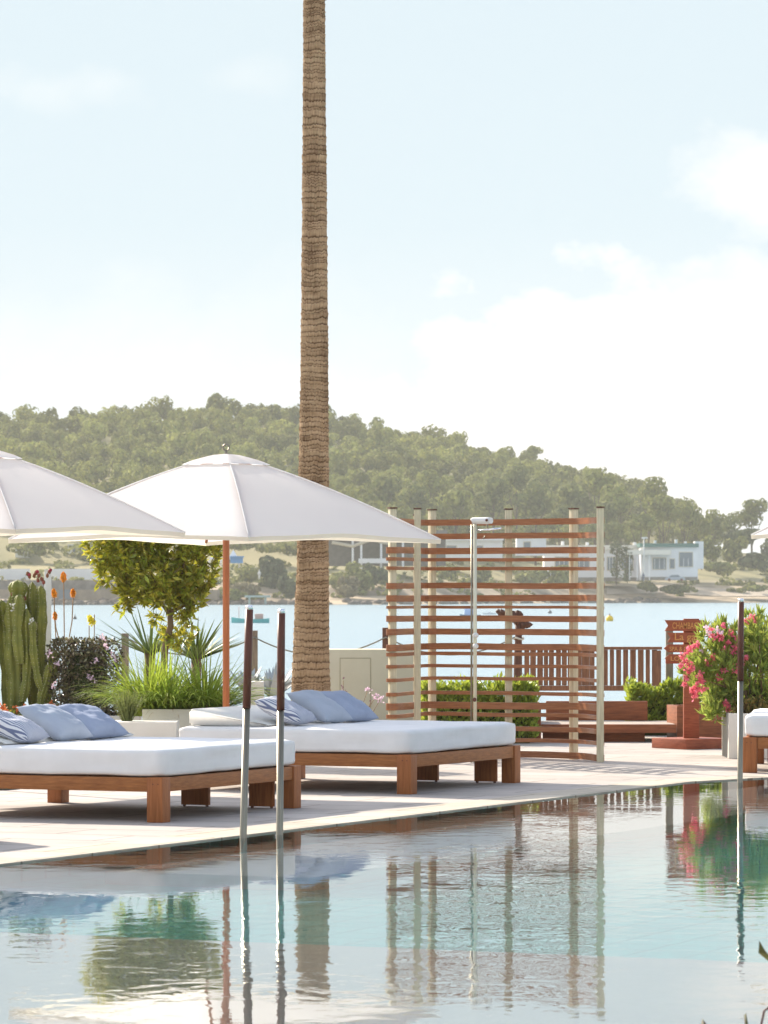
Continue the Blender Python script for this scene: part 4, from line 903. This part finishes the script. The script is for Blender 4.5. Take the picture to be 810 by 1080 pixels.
board(700, 739, 679.6, 688, -1, 'SPA & GYM', (706, 732), 686.4, .062)
board(701, 738, 690, 698.5, -1, 'LOBBY', (707, 730), 696.8, .062)
# white planter right
def planter(name, label, x0, x1, y0, y1, zt, m=PLASTER, soil=True):
    o = thing(name, label, 'planter', ((x0+x1)/2, (y0+y1)/2, 0)); t_ = .05
    mb = MB(); V = []
    for (a, b_, c_, d_) in ((x0, x1, y0, y0+t_), (x0, x1, y1-t_, y1), (x0, x0+t_, y0+t_, y1-t_), (x1-t_, x1, y0+t_, y1-t_)): mb.bx(a, b_, c_, d_, .001, zt)
    mb.build('box', m, o, bevel=.006)
    if soil: MB().bx(x0+t_, x1-t_, y0+t_, y1-t_, .1, zt-.04).build('soil', SOIL, o)
    return o
planter('white_planter', 'square white planter under the pink oleander beside the right daybed', gx(768.5, 41.2), gx(768.5, 41.2)+.95, 41.2, 42.0, gz(752.5, 41.2))
planter('white_planter', 'white rendered planter holding the strap leaved grasses left of the middle daybed', gx(150, 39.6), gx(262, 39.6), 39.6, 40.7, gz(748, 39.6))
planter('white_planter', 'long white planter under the cactus and the dark flowering shrub', gx(-60, 41), gx(142, 41), 41.0, 42.2, .42)
MB_ = MB(); MB_.bx(gx(97, 38.7), gx(186, 38.7), 38.7, 39.3, .001, gz(761.5, 38.7)); tag(MB_.build('white_plinth', PLASTER, bevel=.008), 'low white plinth in front of the grass planter', 'plinth')
MB_ = MB(); MB_.bx(gx(263.5, 43), gx(277.5, 43), 43, 43.4, .001, gz(719, 43)); tag(MB_.build('white_pillar', PLASTER, bevel=.008), 'short white pillar behind the striped pillow of the middle daybed', 'pillar')

# ------------------------------------------------------------------ near plants
LEAFT = mat('tree_leaf', (.36, .37, .045), .35, island=.7, hue=.04, trans=.38, transcol=(.66, .60, .04), spec=.6)
GRASS = mat('strap_leaf', (.24, .33, .05), .5, island=.45, hue=.02, trans=.45, transcol=(.50, .60, .06), spec=.4)
YUC = mat('yucca_leaf', (.13, .18, .035), .5, island=.35, trans=.25, spec=.4)
DKL = mat('dark_shrub_leaf', (.17, .15, .08), .3, island=.8, hue=.06, trans=.25, spec=.7)
HEDGE = mat('hedge_leaf', (.27, .34, .05), .35, island=.55, hue=.02, trans=.4, transcol=(.52, .58, .06), spec=.5)
OLE = mat('oleander_leaf', (.28, .36, .08), .45, island=.5, hue=.03, trans=.45, transcol=(.55, .60, .10), spec=.4)
BARK = mat('branch_bark', (.27, .18, .10), .9, (.15, .10, .06), 12, (1, 1, .3), .5, 60)
PINK = mat('pink_petal', (.82, .20, .27), .6, island=.35, hue=.02, trans=.4, transcol=(.95, .35, .40))
PALEP = mat('pale_petal', (.80, .62, .72), .6, island=.2, trans=.3)
TAN = mat('dry_leaf', (.42, .27, .10), .7, island=.4, trans=.3)
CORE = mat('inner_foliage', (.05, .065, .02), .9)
def blades(mb_name, m, parent, base, n, lmin, lmax, w_, droop, spread=1.0, rb=.05, up=1.0):
    b_, d, l, ww = [], [], [], []
    for i in range(n):
        a = random.uniform(0, 6.283); e = random.uniform(0, 1)**.6*spread
        b_.append(base+Vector((math.cos(a)*rb*random.random(), math.sin(a)*rb*random.random(), 0))); d.append(Vector((math.cos(a)*e, math.sin(a)*e, up))); l.append(random.uniform(lmin, lmax)); ww.append(w_*random.uniform(.7, 1.2))
    V, Q = ribbons(b_, d, l, ww, droop, 6); return V, Q
def merge(parts):
    V = []; Q = []; 
    for v_, q_ in parts: o_ = len(V); V += list(v_); Q += [tuple(i+o_ for i in f) for f in q_]
    return V, Q
# small tree
TD = 40.9
tr = thing('small_tree', 'leafy yellow green small tree with crooked trunk under the parasol edge', 'tree', Vector((gx(172, TD), TD, .40)))
tk = MB(); tk.tube([Vector((gx(171, TD), TD, .40)), at(172, 720, TD), at(174, 684, TD), at(180, 660, TD), at(179, 645, TD)], [.04, .038, .033, .03, .026], 10)
for pts_ in ([(179, 648), (170, 636), (158, 625), (140, 600)], [(179.5, 650), (188, 636), (202, 620), (215, 590)], [(179, 645), (178, 620), (172, 595)], [(179, 646), (192, 640), (206, 632)], [(170, 636), (165, 615), (150, 585)], [(188, 636), (192, 610), (196, 580)]):
    tk.tube([at(x, y, TD+random.uniform(-.12, .12)*(i > 0)) for i, (x, y) in enumerate(pts_)], [.022, .015, .010, .006][:len(pts_)], 8)
tk.build('trunk', BARK, tr)
def lobe(px, py, rx, ry, D, rd=None): return ((gx(px, D), D, gz(py, D)), (rx/F*D, (rd or rx)/F*D, ry/F*D))
lobs = [lobe(112, 582, 22, 18, TD), lobe(130, 576, 26, 24, TD-.1), lobe(155, 580, 28, 28, TD+.1), lobe(180, 578, 30, 28, TD), lobe(208, 585, 24, 26, TD), lobe(205, 605, 22, 22, TD), lobe(135, 602, 24, 20, TD), lobe(160, 608, 26, 24, TD-.15), lobe(185, 612, 26, 22, TD), lobe(172, 630, 24, 16, TD), lobe(142, 622, 20, 16, TD), lobe(203, 624, 18, 18, TD), lobe(118, 605, 16, 16, TD), lobe(145, 628, 14, 12, TD), lobe(205, 632, 12, 14, TD), lobe(192, 644, 12, 10, TD), lobe(132, 641, 8, 6, TD), lobe(165, 558, 46, 16, TD), lobe(130, 548, 26, 16, TD), lobe(165, 540, 34, 18, TD), lobe(200, 548, 28, 16, TD), lobe(220, 572, 14, 20, TD), lobe(108, 565, 18, 14, TD), lobe(200, 655, 10, 8, TD), lobe(187, 672, 16, 12, TD+.1), lobe(165, 650, 5, 5, TD)]
# leaves grow in little rosettes at twig ends
ro, d = crown_pts(1150, lobs, .35); rd_ = d*.7+rand_dirs(1150)*.6+np.array([0, 0, .5]); rd_ /= np.linalg.norm(rd_, axis=1)[:, None]
P = np.repeat(ro, 9, 0); Dv = np.repeat(rd_, 9, 0)*.7+rand_dirs(len(P))*.8; Dv /= np.linalg.norm(Dv, axis=1)[:, None]
VL, QL = leaves(P+rand_dirs(len(P))*.012, Dv, np.random.uniform(.06, .11, len(P)), np.random.uniform(.022, .038, len(P)), .06); npmesh('crown', VL, QL, LEAFT, tr)
# yucca behind
YD = 42.0
for px, yb, n, l, lab in ((158, 690, 34, .75, 'spiky dark green yucca fanning out left of the small tree trunk'), (207, 695, 44, .62, 'spiky green yucca right of the small tree trunk by the red parasol pole')):
    c0 = Vector((gx(px, YD), YD, gz(yb, YD))); y_ = thing('yucca', lab, 'yucca', Vector((c0.x, c0.y, 0)))
    V, Q = blades('l', YUC, y_, c0, n*2, l*.55, l*.95, .026, .12, 1.7, .05, .6); npmesh('leaves', V, Q, YUC, y_)
    MB().tube([Vector((c0.x, c0.y, 0)), c0+UP*.02], .05, 10).build('stem', BARK, y_)
# strap-leaf grass clumps
for i, (px, D, lab) in enumerate(((145, 39.95, 'bright green strap leaved grass clump, leftmost in the white planter'), (178, 39.9, 'bright green strap leaved grass clump under the small tree'), (215, 40.0, 'bright green strap leaved grass clump next to the red parasol pole'))):
    g = thing('grass_clump', lab, 'ornamental grass', (gx(px, D)+(.1 if px == 145 else 0), D, .45), 0, 'strap leaved grasses in the white planter'); c0 = Vector(g.location)
    V, Q = blades('l', GRASS, g, c0, 520, .42, .80, .018, 1.35, 1.5, .16, 1.0); npmesh('leaves', V, Q, GRASS, g)
    V, Q = blades('l', TAN, g, c0+Vector((.03, -.08, .02)), 46, .18, .34, .014, 1.7, 1.3, .12, .55); npmesh('dry_leaves', V, Q, TAN, g)
# small feathery shrub on the plinth
g = thing('small_shrub', 'small feathery green shrub in front of the grasses on the white plinth', 'shrub', (gx(134, 39.0), 39.0, gz(761.5, 38.7)))
V, Q = blades('l', GRASS, g, Vector(g.location), 260, .14, .33, .007, .1, .75, .05, 1.2)
P = np.array(V).reshape(-1, 3); idx = np.random.choice(len(P), 900); VL, QL = leaves(P[idx], rand_dirs(900, .8), .03, .007)
V, Q = merge([(V, Q), ([tuple(v) for v in VL], [tuple(q) for q in QL])]); npmesh('leaves', V, Q, mat('feathery_leaf', (.17, .20, .06), .6, island=.4, trans=.35), g)
# dark flowering shrub
SDd = 41.5
g = thing('flowering_shrub', 'dense dark leaved shrub with a few pale flowers left of the grasses', 'shrub', (gx(88, SDd), SDd, .38))
lobs = [lobe(px, py, 17, 17, SDd) for px in (66, 82, 98, 113) for py in (690, 706, 722, 738, 752)]+[lobe(70, 680, 14, 8, SDd), lobe(100, 682, 16, 9, SDd)]
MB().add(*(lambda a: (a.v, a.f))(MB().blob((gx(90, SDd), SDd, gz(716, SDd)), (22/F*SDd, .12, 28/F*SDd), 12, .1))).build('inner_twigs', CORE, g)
P, d = crown_pts(10000, lobs, .6); dd = d*.5+rand_dirs(len(P))*.8; dd /= np.linalg.norm(dd, axis=1)[:, None]; VL, QL = leaves(P, dd, np.random.uniform(.025, .05, len(P)), .022); npmesh('leaves', VL, QL, DKL, g)
def flowers(parent, spots_, m, rad, n=14, petal=.03, name='flowers', w_=.022):
    nm = {'flowers': 'flower_cluster', 'buds': 'bud', 'pale_blossoms': 'blossom', 'pink_blossoms': 'blossom'}[name]
    for s_ in spots_:
        P = np.array(s_)[None, :]+rand_dirs(n)*rad*np.random.uniform(.3, 1, (n, 1))
        VL, QL = leaves(P, rand_dirs(len(P), .3), petal, w_); npmesh(nm, VL, QL, m, parent)
flowers(g, [at(px, py, SDd-.22) for px, py in ((112, 682), (118, 690), (122, 697), (94, 714), (98, 717), (57, 722), (53, 690), (108, 672), (60, 700), (100, 698))], PALEP, .035)
# cactus
CACT = mat('cactus_skin', (.26, .26, .05), .6, (.13, .15, .035), 7, (1, 1, 1), .3, 30, .3)
CACTT = mat('cactus_red_fruit', (.30, .06, .06), .6, (.2, .12, .04), 20)
SPINE = mat('cactus_spine', (.50, .46, .30), .6)
g = thing('cactus', 'tall clustered column cactus with red fruit at its tips beside the white post', 'cactus', (gx(25, 41.6), 41.6, .38)); KD = 41.6
def column(name, pts_, r_, tipr=1.0, ribs=5, fruit=None, dep=0):
    pts2 = catmull([(x, y) for x, y in pts_], 6); m = len(pts2); V = []; seg = ribs*6; P3 = [at(x, y, KD+dep) for x, y in pts2]
    rg = random.uniform(0, 6)
    for i, p in enumerate(P3):
        f = i/(m-1); tail = min(1, ((1-f)*m/4.0+.02))**.5; jt = 1+.13*math.sin(i*.8+rg)+.07*math.sin(i*1.9+rg*2)
        base_r = r_/F*KD*jt*tail*(.75+.25*min(1, f*4))
        for k in range(seg):
            a = 2*math.pi*k/seg; rr_ = base_r*(.66+.42*abs(math.cos(a*ribs/2+rg))**1.0)*(1+.03*mnoise.noise(Vector((a*2, i*.8, rg))))
            V.append(p+Vector((math.cos(a)*rr_, math.sin(a)*rr_, 0)))
    Q = [(i*seg+k, i*seg+(k+1) % seg, (i+1)*seg+(k+1) % seg, (i+1)*seg+k) for i in range(m-1) for k in range(seg)]
    mb = MB(); mb.add(V, Q, True); mb.add([V[(m-1)*seg+k] for k in range(seg)]+[P3[-1]+UP*.01], [(k, (k+1) % seg, seg) for k in range(seg)], True)
    o = mb.build(name, CACT, g)
    sp = MB()
    for i in range(0, m-1):
        f = i/(m-1)
        for q in range(ribs):
            a = (q*2*math.pi-rg*2)/ribs; k = int(round(a/(2*math.pi)*seg)) % seg; p = Vector(V[i*seg+k]); dd = (p-P3[i]).normalized(); sp.blob(p+dd*.001, (.005, .005, .004), 4)
    so_ = sp.build('spines', SPINE, o); so_['kind'] = 'stuff'; return o
column('stem', [(17, 752), (17, 720), (15, 690), (15, 655), (19, 625), (19, 612)], 9.5)
column('stem', [(10, 750), (8, 700), (5, 660), (1, 633)], 8, dep=.1)
column('stem', [(-12, 752), (-10, 700), (-8, 650), (-9, 615)], 9, dep=.05)
column('stem', [(22, 700), (19, 670), (20, 640), (20.5, 627)], 6, dep=-.15)
column('stem', [(36, 752), (35, 710), (36, 670), (35, 640), (34, 614)], 6.5, dep=.08)
column('stem', [(46, 752), (44, 710), (43, 675), (44, 640), (43, 618)], 5.5)
column('stem', [(24, 740), (27, 725), (29, 700), (28, 665), (28, 642)], 5, dep=-.12)
column('stem', [(44, 728), (40, 715), (36, 690), (35, 664), (35, 655)], 4, dep=-.18)
column('stem', [(47, 750), (50, 730), (55, 712), (57, 693), (56, 686)], 5.5, dep=-.1)
column('stem', [(42, 752), (44, 735), (50, 715), (52, 700)], 4.5, dep=-.16)
column('stem', [(12, 665), (11, 645), (11, 628)], 3.5, dep=-.1)
mb = MB()
for px, py in ((31, 608), (29, 605), (38, 604), (41, 607), (44, 611), (46, 614), (52, 603), (50, 607), (40, 612), (36, 607), (55, 686), (52, 688), (13, 627), (11, 631), (26, 631)): mb.blob(at(px, py, KD-.02), (.018, .018, .025), 7, .15)
mb.build('fruit', CACTT, g)
mb = MB()
for px, py in ((53, 601.5), (39.5, 603), (31, 606)): mb.blob(at(px, py, KD-.03), (.02, .02, .018), 7, .2)
mb.build('tip_blossom', mat('dark_red_blossom', (.35, .04, .06), .6), g)
flowers(g, [at(13, 638, KD-.2), at(33, 655, KD-.25), at(14, 643, KD-.2)], mat('white_petal', (.8, .8, .74), .6, trans=.3), .02, 8)
# orange ground flowers
of = thing('orange_flowers', 'low orange flowers at the foot of the cactus', 'flowers', (gx(20, 41.2), 41.2, .4)); KD2 = 41.15
flowers(of, [at(px, py, KD2) for px, py in ((0, 745), (3, 748), (20, 748), (25, 747), (17, 750), (28, 750), (54, 744), (58, 748), (62, 752), (8, 752), (35, 752), (48, 752))], mat('orange_petal', (.75, .22, .08), .6, island=.3, trans=.4), .04, 22)
P = np.array([at(px, 754, KD2) for px in np.random.uniform(-10, 66, 260)]); VL, QL = leaves(P, rand_dirs(260, 1.2), .06, .015); npmesh('leaves', VL, QL, GRASS, of)
# aloe flower stalks
ORG = mat('aloe_flower', (.80, .34, .03), .6, island=.3, trans=.3); YEL = mat('yellow_flower', (.80, .72, .05), .6, island=.2, trans=.4); STK = mat('flower_stalk', (.30, .20, .12), .8)
al = thing('flowering_aloe', 'aloe with four orange flower spikes rising behind the dark shrub', 'aloe', (gx(68, 43), 43, 0)); AD = 43.0
for (pts_, tp) in (([(68, 690), (67.5, 640), (67, 612)], (67, 607, 5.5)), ([(60, 690), (57.5, 650), (57, 630)], (57, 624, 4.5)), ([(70, 690), (76, 655), (77, 630)], (77, 624, 4.5)), ([(66, 690), (59, 662), (58, 652)], (58, 648, 4))):
    st = [Vector((gx(68, AD), AD, .0))]+[at(x, y, AD) for x, y in pts_]
    s_ = MB().tube(st, .006, 6).build('stalk', STK, al)
    x, y, r_ = tp; n = 170; h = r_*1.5; P = np.array([at(x, y, AD)])+rand_dirs(n)*np.array([.019, .019, .042])*(r_/5); dd = rand_dirs(n)*.5+np.array([0, 0, -.8]); dd /= np.linalg.norm(dd, axis=1)[:, None]
    VL, QL = leaves(P, dd, .035, .010); npmesh('flower_spike', VL, QL, ORG, s_)
V, Q = blades('l', YUC, al, Vector((gx(68, AD), AD, .02)), 30, .35, .6, .06, .25, 1.1, .05, .9); npmesh('leaves', V, Q, YUC, al)
ye = thing('yellow_flowers', 'yellow flower head on thin stalks above the dark shrub', 'flower', (gx(96, AD), AD, 0))
MB().tube([Vector((gx(94, AD), AD, 0)), at(94, 660, AD)], .005, 6).tube([Vector((gx(99, AD), AD, 0)), at(99.5, 648, AD)], .005, 6).build('stalk', STK, ye)
flowers(ye, [at(95.5, 655, AD), at(95, 652, AD), at(98, 656, AD)], YEL, .03, 40, .03)
# silver agave group
AG = mat('silver_agave_leaf', (.45, .50, .52), .5, (.36, .41, .44), 5, island=.2, spec=.4)
AGD = 45.0
for px, yb, s_, lab in ((288, 735, .42, 'silvery agave rosette left of the palm trunk, behind the pillows'), (262, 728, .30, 'smaller silvery agave near the parasol pole, behind the white pillar')):
    c0 = at(px, yb, AGD); a_ = thing('agave', lab, 'agave', (c0.x, c0.y, 0)); V, Q = blades('l', AG, a_, c0, 46, s_*.7, s_, .09, .25, 1.3, .04, .8); npmesh('leaves', V, Q, AG, a_)
    MB().tube([Vector((c0.x, c0.y, 0)), c0+UP*.03], .06, 10).build('stem', BARK, a_)
# hedges
def hedge(label, x0, x1, y0, y1, D, dep, n):
    g = thing('clipped_hedge', label, 'hedge', ((gx(x0, D)+gx(x1, D))/2, D+dep/2, 0)); z0, z1 = .05, gz(y0, D)
    X0, X1 = gx(x0, D), gx(x1, D)
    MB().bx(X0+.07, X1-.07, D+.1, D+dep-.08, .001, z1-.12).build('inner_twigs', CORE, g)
    P = np.random.uniform([X0, D, z0], [X1, D+dep, z1], (n, 3)); fx = np.random.randint(0, 4, n)
    P[fx == 0, 1] = D+np.random.uniform(0, .09, (fx == 0).sum()); P[fx == 1, 2] = z1-np.random.uniform(0, .12, (fx == 1).sum())**1.0; P[fx == 2, 1] = D+np.random.uniform(0, .12, (fx == 2).sum())
    P[:, 2] += np.array([mnoise.noise(Vector((p[0]*7, p[1]*5, D)))*.13 for p in P])*(P[:, 2] > z1-.3)
    k = fx == 3; P[k, 0] = np.where(np.random.rand(k.sum()) < .5, X0+np.random.uniform(0, .07, k.sum()), X1-np.random.uniform(0, .07, k.sum()))
    dd = rand_dirs(n)*.7+np.array([0, -.3, .8]); dd /= np.linalg.norm(dd, axis=1)[:, None]; VL, QL = leaves(P, dd, np.random.uniform(.05, .10, n), np.random.uniform(.026, .042, n), .06); npmesh('leaves', VL, QL, HEDGE, g)
hedge('low glossy green hedge seen through the slatted screen', 446, 566, 724, 770, 45.2, .5, 5200)
hedge('low glossy green hedge between the screen and the signpost', 664, 768, 725, 770, 47.6, .45, 4600)
hedge('low green hedge behind the pink oleander at the right edge', 772, 850, 724, 770, 46.9, .45, 3400)
# oleander
OD = 41.7
ol = thing('oleander', 'pink flowering oleander bush leaning over the signpost from the white planter', 'shrub', (gx(792, OD), OD, .4))
st = MB(); tips = []
for (x, y) in ((735, 690), (745, 668), (757, 662), (768, 665), (770, 680), (760, 700), (742, 705), (738, 725), (752, 735), (775, 700), (790, 668), (800, 665), (808, 660), (815, 680), (800, 700), (784, 720), (770, 730), (795, 655), (822, 700), (806, 728), (730, 712), (750, 750)):
    e = at(x, y, OD+random.uniform(-.25, .25)); b_ = Vector((gx(792, OD)+random.uniform(-.08, .12), OD+random.uniform(-.08, .08), .4)); md = b_.lerp(e, .5)+UP*.08; st.tube([b_, md, e], [.012, .008, .004], 6); tips += [e, md.lerp(e, .5), md.lerp(e, .75)]
st.build('branches', BARK, ol)
lobs = [((p.x, p.y, p.z), (.11, .11, .10)) for p in tips]+[lobe(x, y, 16, 16, OD) for x, y in ((760, 720), (775, 740), (750, 705), (762, 690), (740, 700), (800, 735), (785, 700), (806, 672), (815, 700))]
ro, d = crown_pts(950, lobs, .2); up_ = d*.5+rand_dirs(950)*.4+np.array([0, 0, .9]); P = np.repeat(ro, 7, 0); dd = np.repeat(up_, 7, 0)+rand_dirs(len(P))*.75; dd /= np.linalg.norm(dd, axis=1)[:, None]
VL, QL = leaves(P, dd, np.random.uniform(.07, .13, len(P)), np.random.uniform(.016, .026, len(P)), .05); npmesh('leaves', VL, QL, OLE, ol)
fs_ = [(724, 688), (728, 684), (732, 682), (735, 680), (720, 692), (722, 697), (727, 700), (719, 702), (726, 708), (730, 705), (724, 715), (722, 722), (730, 728), (735, 724), (738, 717), (741, 720), (733, 735), (731, 731), (764, 686), (772, 688), (776, 683), (760, 674), (768, 678), (771, 668), (758, 670), (763, 660), (775, 672), (793, 652), (797, 655), (788, 655), (770, 700), (764, 708), (758, 715), (776, 708), (749, 665), (746, 700), (752, 694), (767, 746), (770, 750), (765, 742), (739, 712), (781, 700), (786, 694), (752, 672), (743, 727), (736, 728)]
flowers(ol, [at(x, y, OD-.30 if x < 745 else OD-.22) for x, y in fs_], PINK, .032, 24, .032, w_=.026)
flowers(ol, [at(x, y, OD-.26) for x, y in ((745, 663), (748, 668), (757, 664), (760, 668), (740, 686))], PALEP, .03, 14, .03)
# strap leaved plant and reddish ground plants at right edge
g = thing('strap_plant', 'bright strap leaved plant at the right edge behind the pool rail', 'plant', (gx(806, 42.6), 42.6, 0)); c0 = Vector((gx(806, 42.6), 42.6, gz(705, 42.6)))
V, Q = blades('l', GRASS, g, c0, 110, .3, .5, .028, .5, 1.0, .05, .9); npmesh('leaves', V, Q, GRASS, g)
st = MB()
for k in range(6): st.tube([Vector((c0.x+random.uniform(-.1, .1), 42.6, 0)), c0+Vector((random.uniform(-.12, .1), 0, random.uniform(0, .2)))], .012, 6)
st.build('stems', BARK, g)
g = thing('bedding_plants', 'low green and rusty red bedding plants filling the right white planter', 'plants', (gx(795, 41.5), 41.5, .4))
P = np.random.uniform([gx(772, 41.3), 41.26, .40], [gx(768.5, 41.2)+.88, 41.9, .60], (1500, 3)); P[:, 2] = .4+(P[:, 2]-.4)*np.random.rand(1500); VL, QL = leaves(P, rand_dirs(1500, .6), .07, .03); npmesh('leaves', VL, QL, mat('rusty_leaf', (.28, .15, .05), .6, (.14, .2, .04), 9, island=.4, trans=.35), g)
# pale flower stalks in front of the cabinet
fs = thing('pale_flower_stalks', 'thin stalks with small pale pink blossoms in front of the cream block', 'flowers', (gx(380, 44.6), 44.6, 0)); FD = 44.6; mb = MB(); tp = []
for (x0, y0, x1, y1) in ((359.5, 760, 359.5, 730), (362.5, 760, 362, 718), (368, 760, 369, 745), (377, 760, 388, 727), (381, 760, 396, 735), (382.5, 760, 391, 741), (388, 760, 401, 738), (366, 760, 347, 735)):
    mb.tube([Vector((gx(x0, FD), FD, 0)), at(x0, y0, FD), at((x0+x1)/2, (y0+y1)/2, FD), at(x1, y1, FD)], .0035, 5); tp.append((x1, y1))
mb.build('stalks', STK, fs)
flowers(fs, [at(x, y, FD) for x, y in ((388, 727), (401, 738), (396, 735))], PALEP, .04, 22, .028, 'pale_blossoms')
flowers(fs, [at(x, y, FD) for x, y in ((363, 716), (361, 724), (360, 729), (364, 729), (362, 726), (391, 740), (369, 744), (396, 733))], mat('mauve_bud', (.35, .22, .25), .7), .01, 5, .018, 'buds')
flowers(fs, [at(346, 734, FD), at(344, 731, FD)], PINK, .03, 12, .02, 'pink_blossoms')

# ------------------------------------------------------------------ pool rails
def rail(px, pyw, pxt, pyt, ydark, label):
    D = F*(EYE-WZ)/(pyw-620); b_ = at(px, pyw, D); t_ = at(pxt, pyt, D); o = thing('pool_rail', label, 'pool rail', (b_.x, b_.y, WZ), 0, 'upright pool rails')
    d = (t_-b_).normalized(); k = (ydark-pyw)/(pyt-pyw); md = b_.lerp(t_, k)
    MB().tube([b_-d*1.35, md-d*.001], .0235, 18).build('steel_tube', STEEL, o)
    MB().tube([md, t_-d*.03], .0265, 18).build('dark_sleeve', DKGRIP, o); MB().tube([t_-d*.029, t_-d*.008, t_], [.0265, .026, .015], 18).build('cap', CHROME, o)
    return o
rail(256.5, 884, 263, 638, 747, 'upright steel pool rail with dark sleeve, leaning slightly, left of the pair')
rail(295, 880.5, 296.8, 642, 749, 'upright steel pool rail with dark sleeve, right of the pair in front of the palm')
rail(780.5, 825.5, 781.5, 631, 718, 'upright steel pool rail with dark sleeve near the right edge')

# ------------------------------------------------------------------ foreground shrub (near pool end)
fg = thing('foreground_shrub', 'blurred dark leaves and reddish stems poking in at the bottom right corner', 'shrub', (1.45, 14.8, 0)); 
FGL = mat('foreground_leaf', (.08, .075, .02), .5, island=.2, trans=.3, transcol=(.2, .2, .03)); FGS = mat('foreground_stem', (.10, .03, .025), .6)
mb = MB(); FD_ = 14.6; base = Vector((gx(812, FD_), FD_, 0))
for pts_ in ([(812, 1150), (803, 1080), (806, 1066), (812, 1062)], [(830, 1150), (822, 1060), (812, 1020)], [(790, 1150), (788, 1095), (786, 1074)], [(760, 1160), (747, 1100), (743, 1078)]):
    mb.tube([base.lerp(at(pts_[0][0], 1190, FD_), .6)]+[at(x, y, FD_) for x, y in pts_], .004, 6)
mb.build('stems', FGS, fg)
V = []; Q = []
for pts_ in ([(800.8, 992), (802.5, 997), (810, 1006), (830, 1022), (812, 1015), (799.8, 1005)], [(743, 1078), (741, 1074), (739, 1080), (743, 1095), (747, 1088)], [(787, 1068), (784.5, 1071), (786, 1082), (789, 1080)]):
    k = len(V); c0 = at(sum(p[0] for p in pts_)/len(pts_), sum(p[1] for p in pts_)/len(pts_), FD_-.03); ring_ = [at(x, y, FD_+.01*math.sin(i*2)) for i, (x, y) in enumerate(pts_)]
    V += [c0]+ring_; n = len(ring_); Q += [(k, k+1+i, k+1+(i+1) % n) for i in range(n)]
me = bpy.data.meshes.new('leaves'); me.from_pydata([tuple(v) for v in V], [], Q); link('leaves', me, FGL, fg)

# labels of look-alikes told apart by their place, counted from the left
ORD = ['leftmost', 'second from left', 'third from left', 'fourth from left', 'fifth from left', 'sixth from left', 'seventh from left', 'eighth from left', 'rightmost']
bygroup = {}
for o in S.objects:
    if o.parent is None and o.get('group') in ('pines at the hill foot behind the screen', GR, 'scrub on the slope behind the promenade', 'bushes seen through the slatted screen', 'dark pines behind the beach houses'): bygroup.setdefault(o['group'], []).append(o)
for k_, os_ in bygroup.items():
    def cx_(o):
        if o.type == 'EMPTY': p = o.location
        else: p = sum((Vector(c) for c in o.bound_box), Vector())/8
        return p.x/p.y
    os_.sort(key=cx_)
    for i, o in enumerate(os_): o['label'] = ('rightmost' if i == len(os_)-1 else ORD[i])+' '+o['label'] if len(o['label'].split()) < 14 else o['label']

# ------------------------------------------------------------------ haze
hm = bpy.data.materials.new('sea_haze'); hm.use_nodes = True; t = hm.node_tree; t.nodes.remove(t.nodes['Principled BSDF'])
pvn = N(t, 'ShaderNodeVolumePrincipled'); pvn.inputs['Color'].default_value = (.98, .95, .86, 1); pvn.inputs['Density'].default_value = .00016; pvn.inputs['Anisotropy'].default_value = 0
t.links.new(pvn.outputs[0], t.nodes['Material Output'].inputs['Volume'])
mb = MB(); mb.bx(-1450, 1450, -30, 1750, -7, 75); hz = mb.build('haze', hm); hz['kind'] = 'stuff'
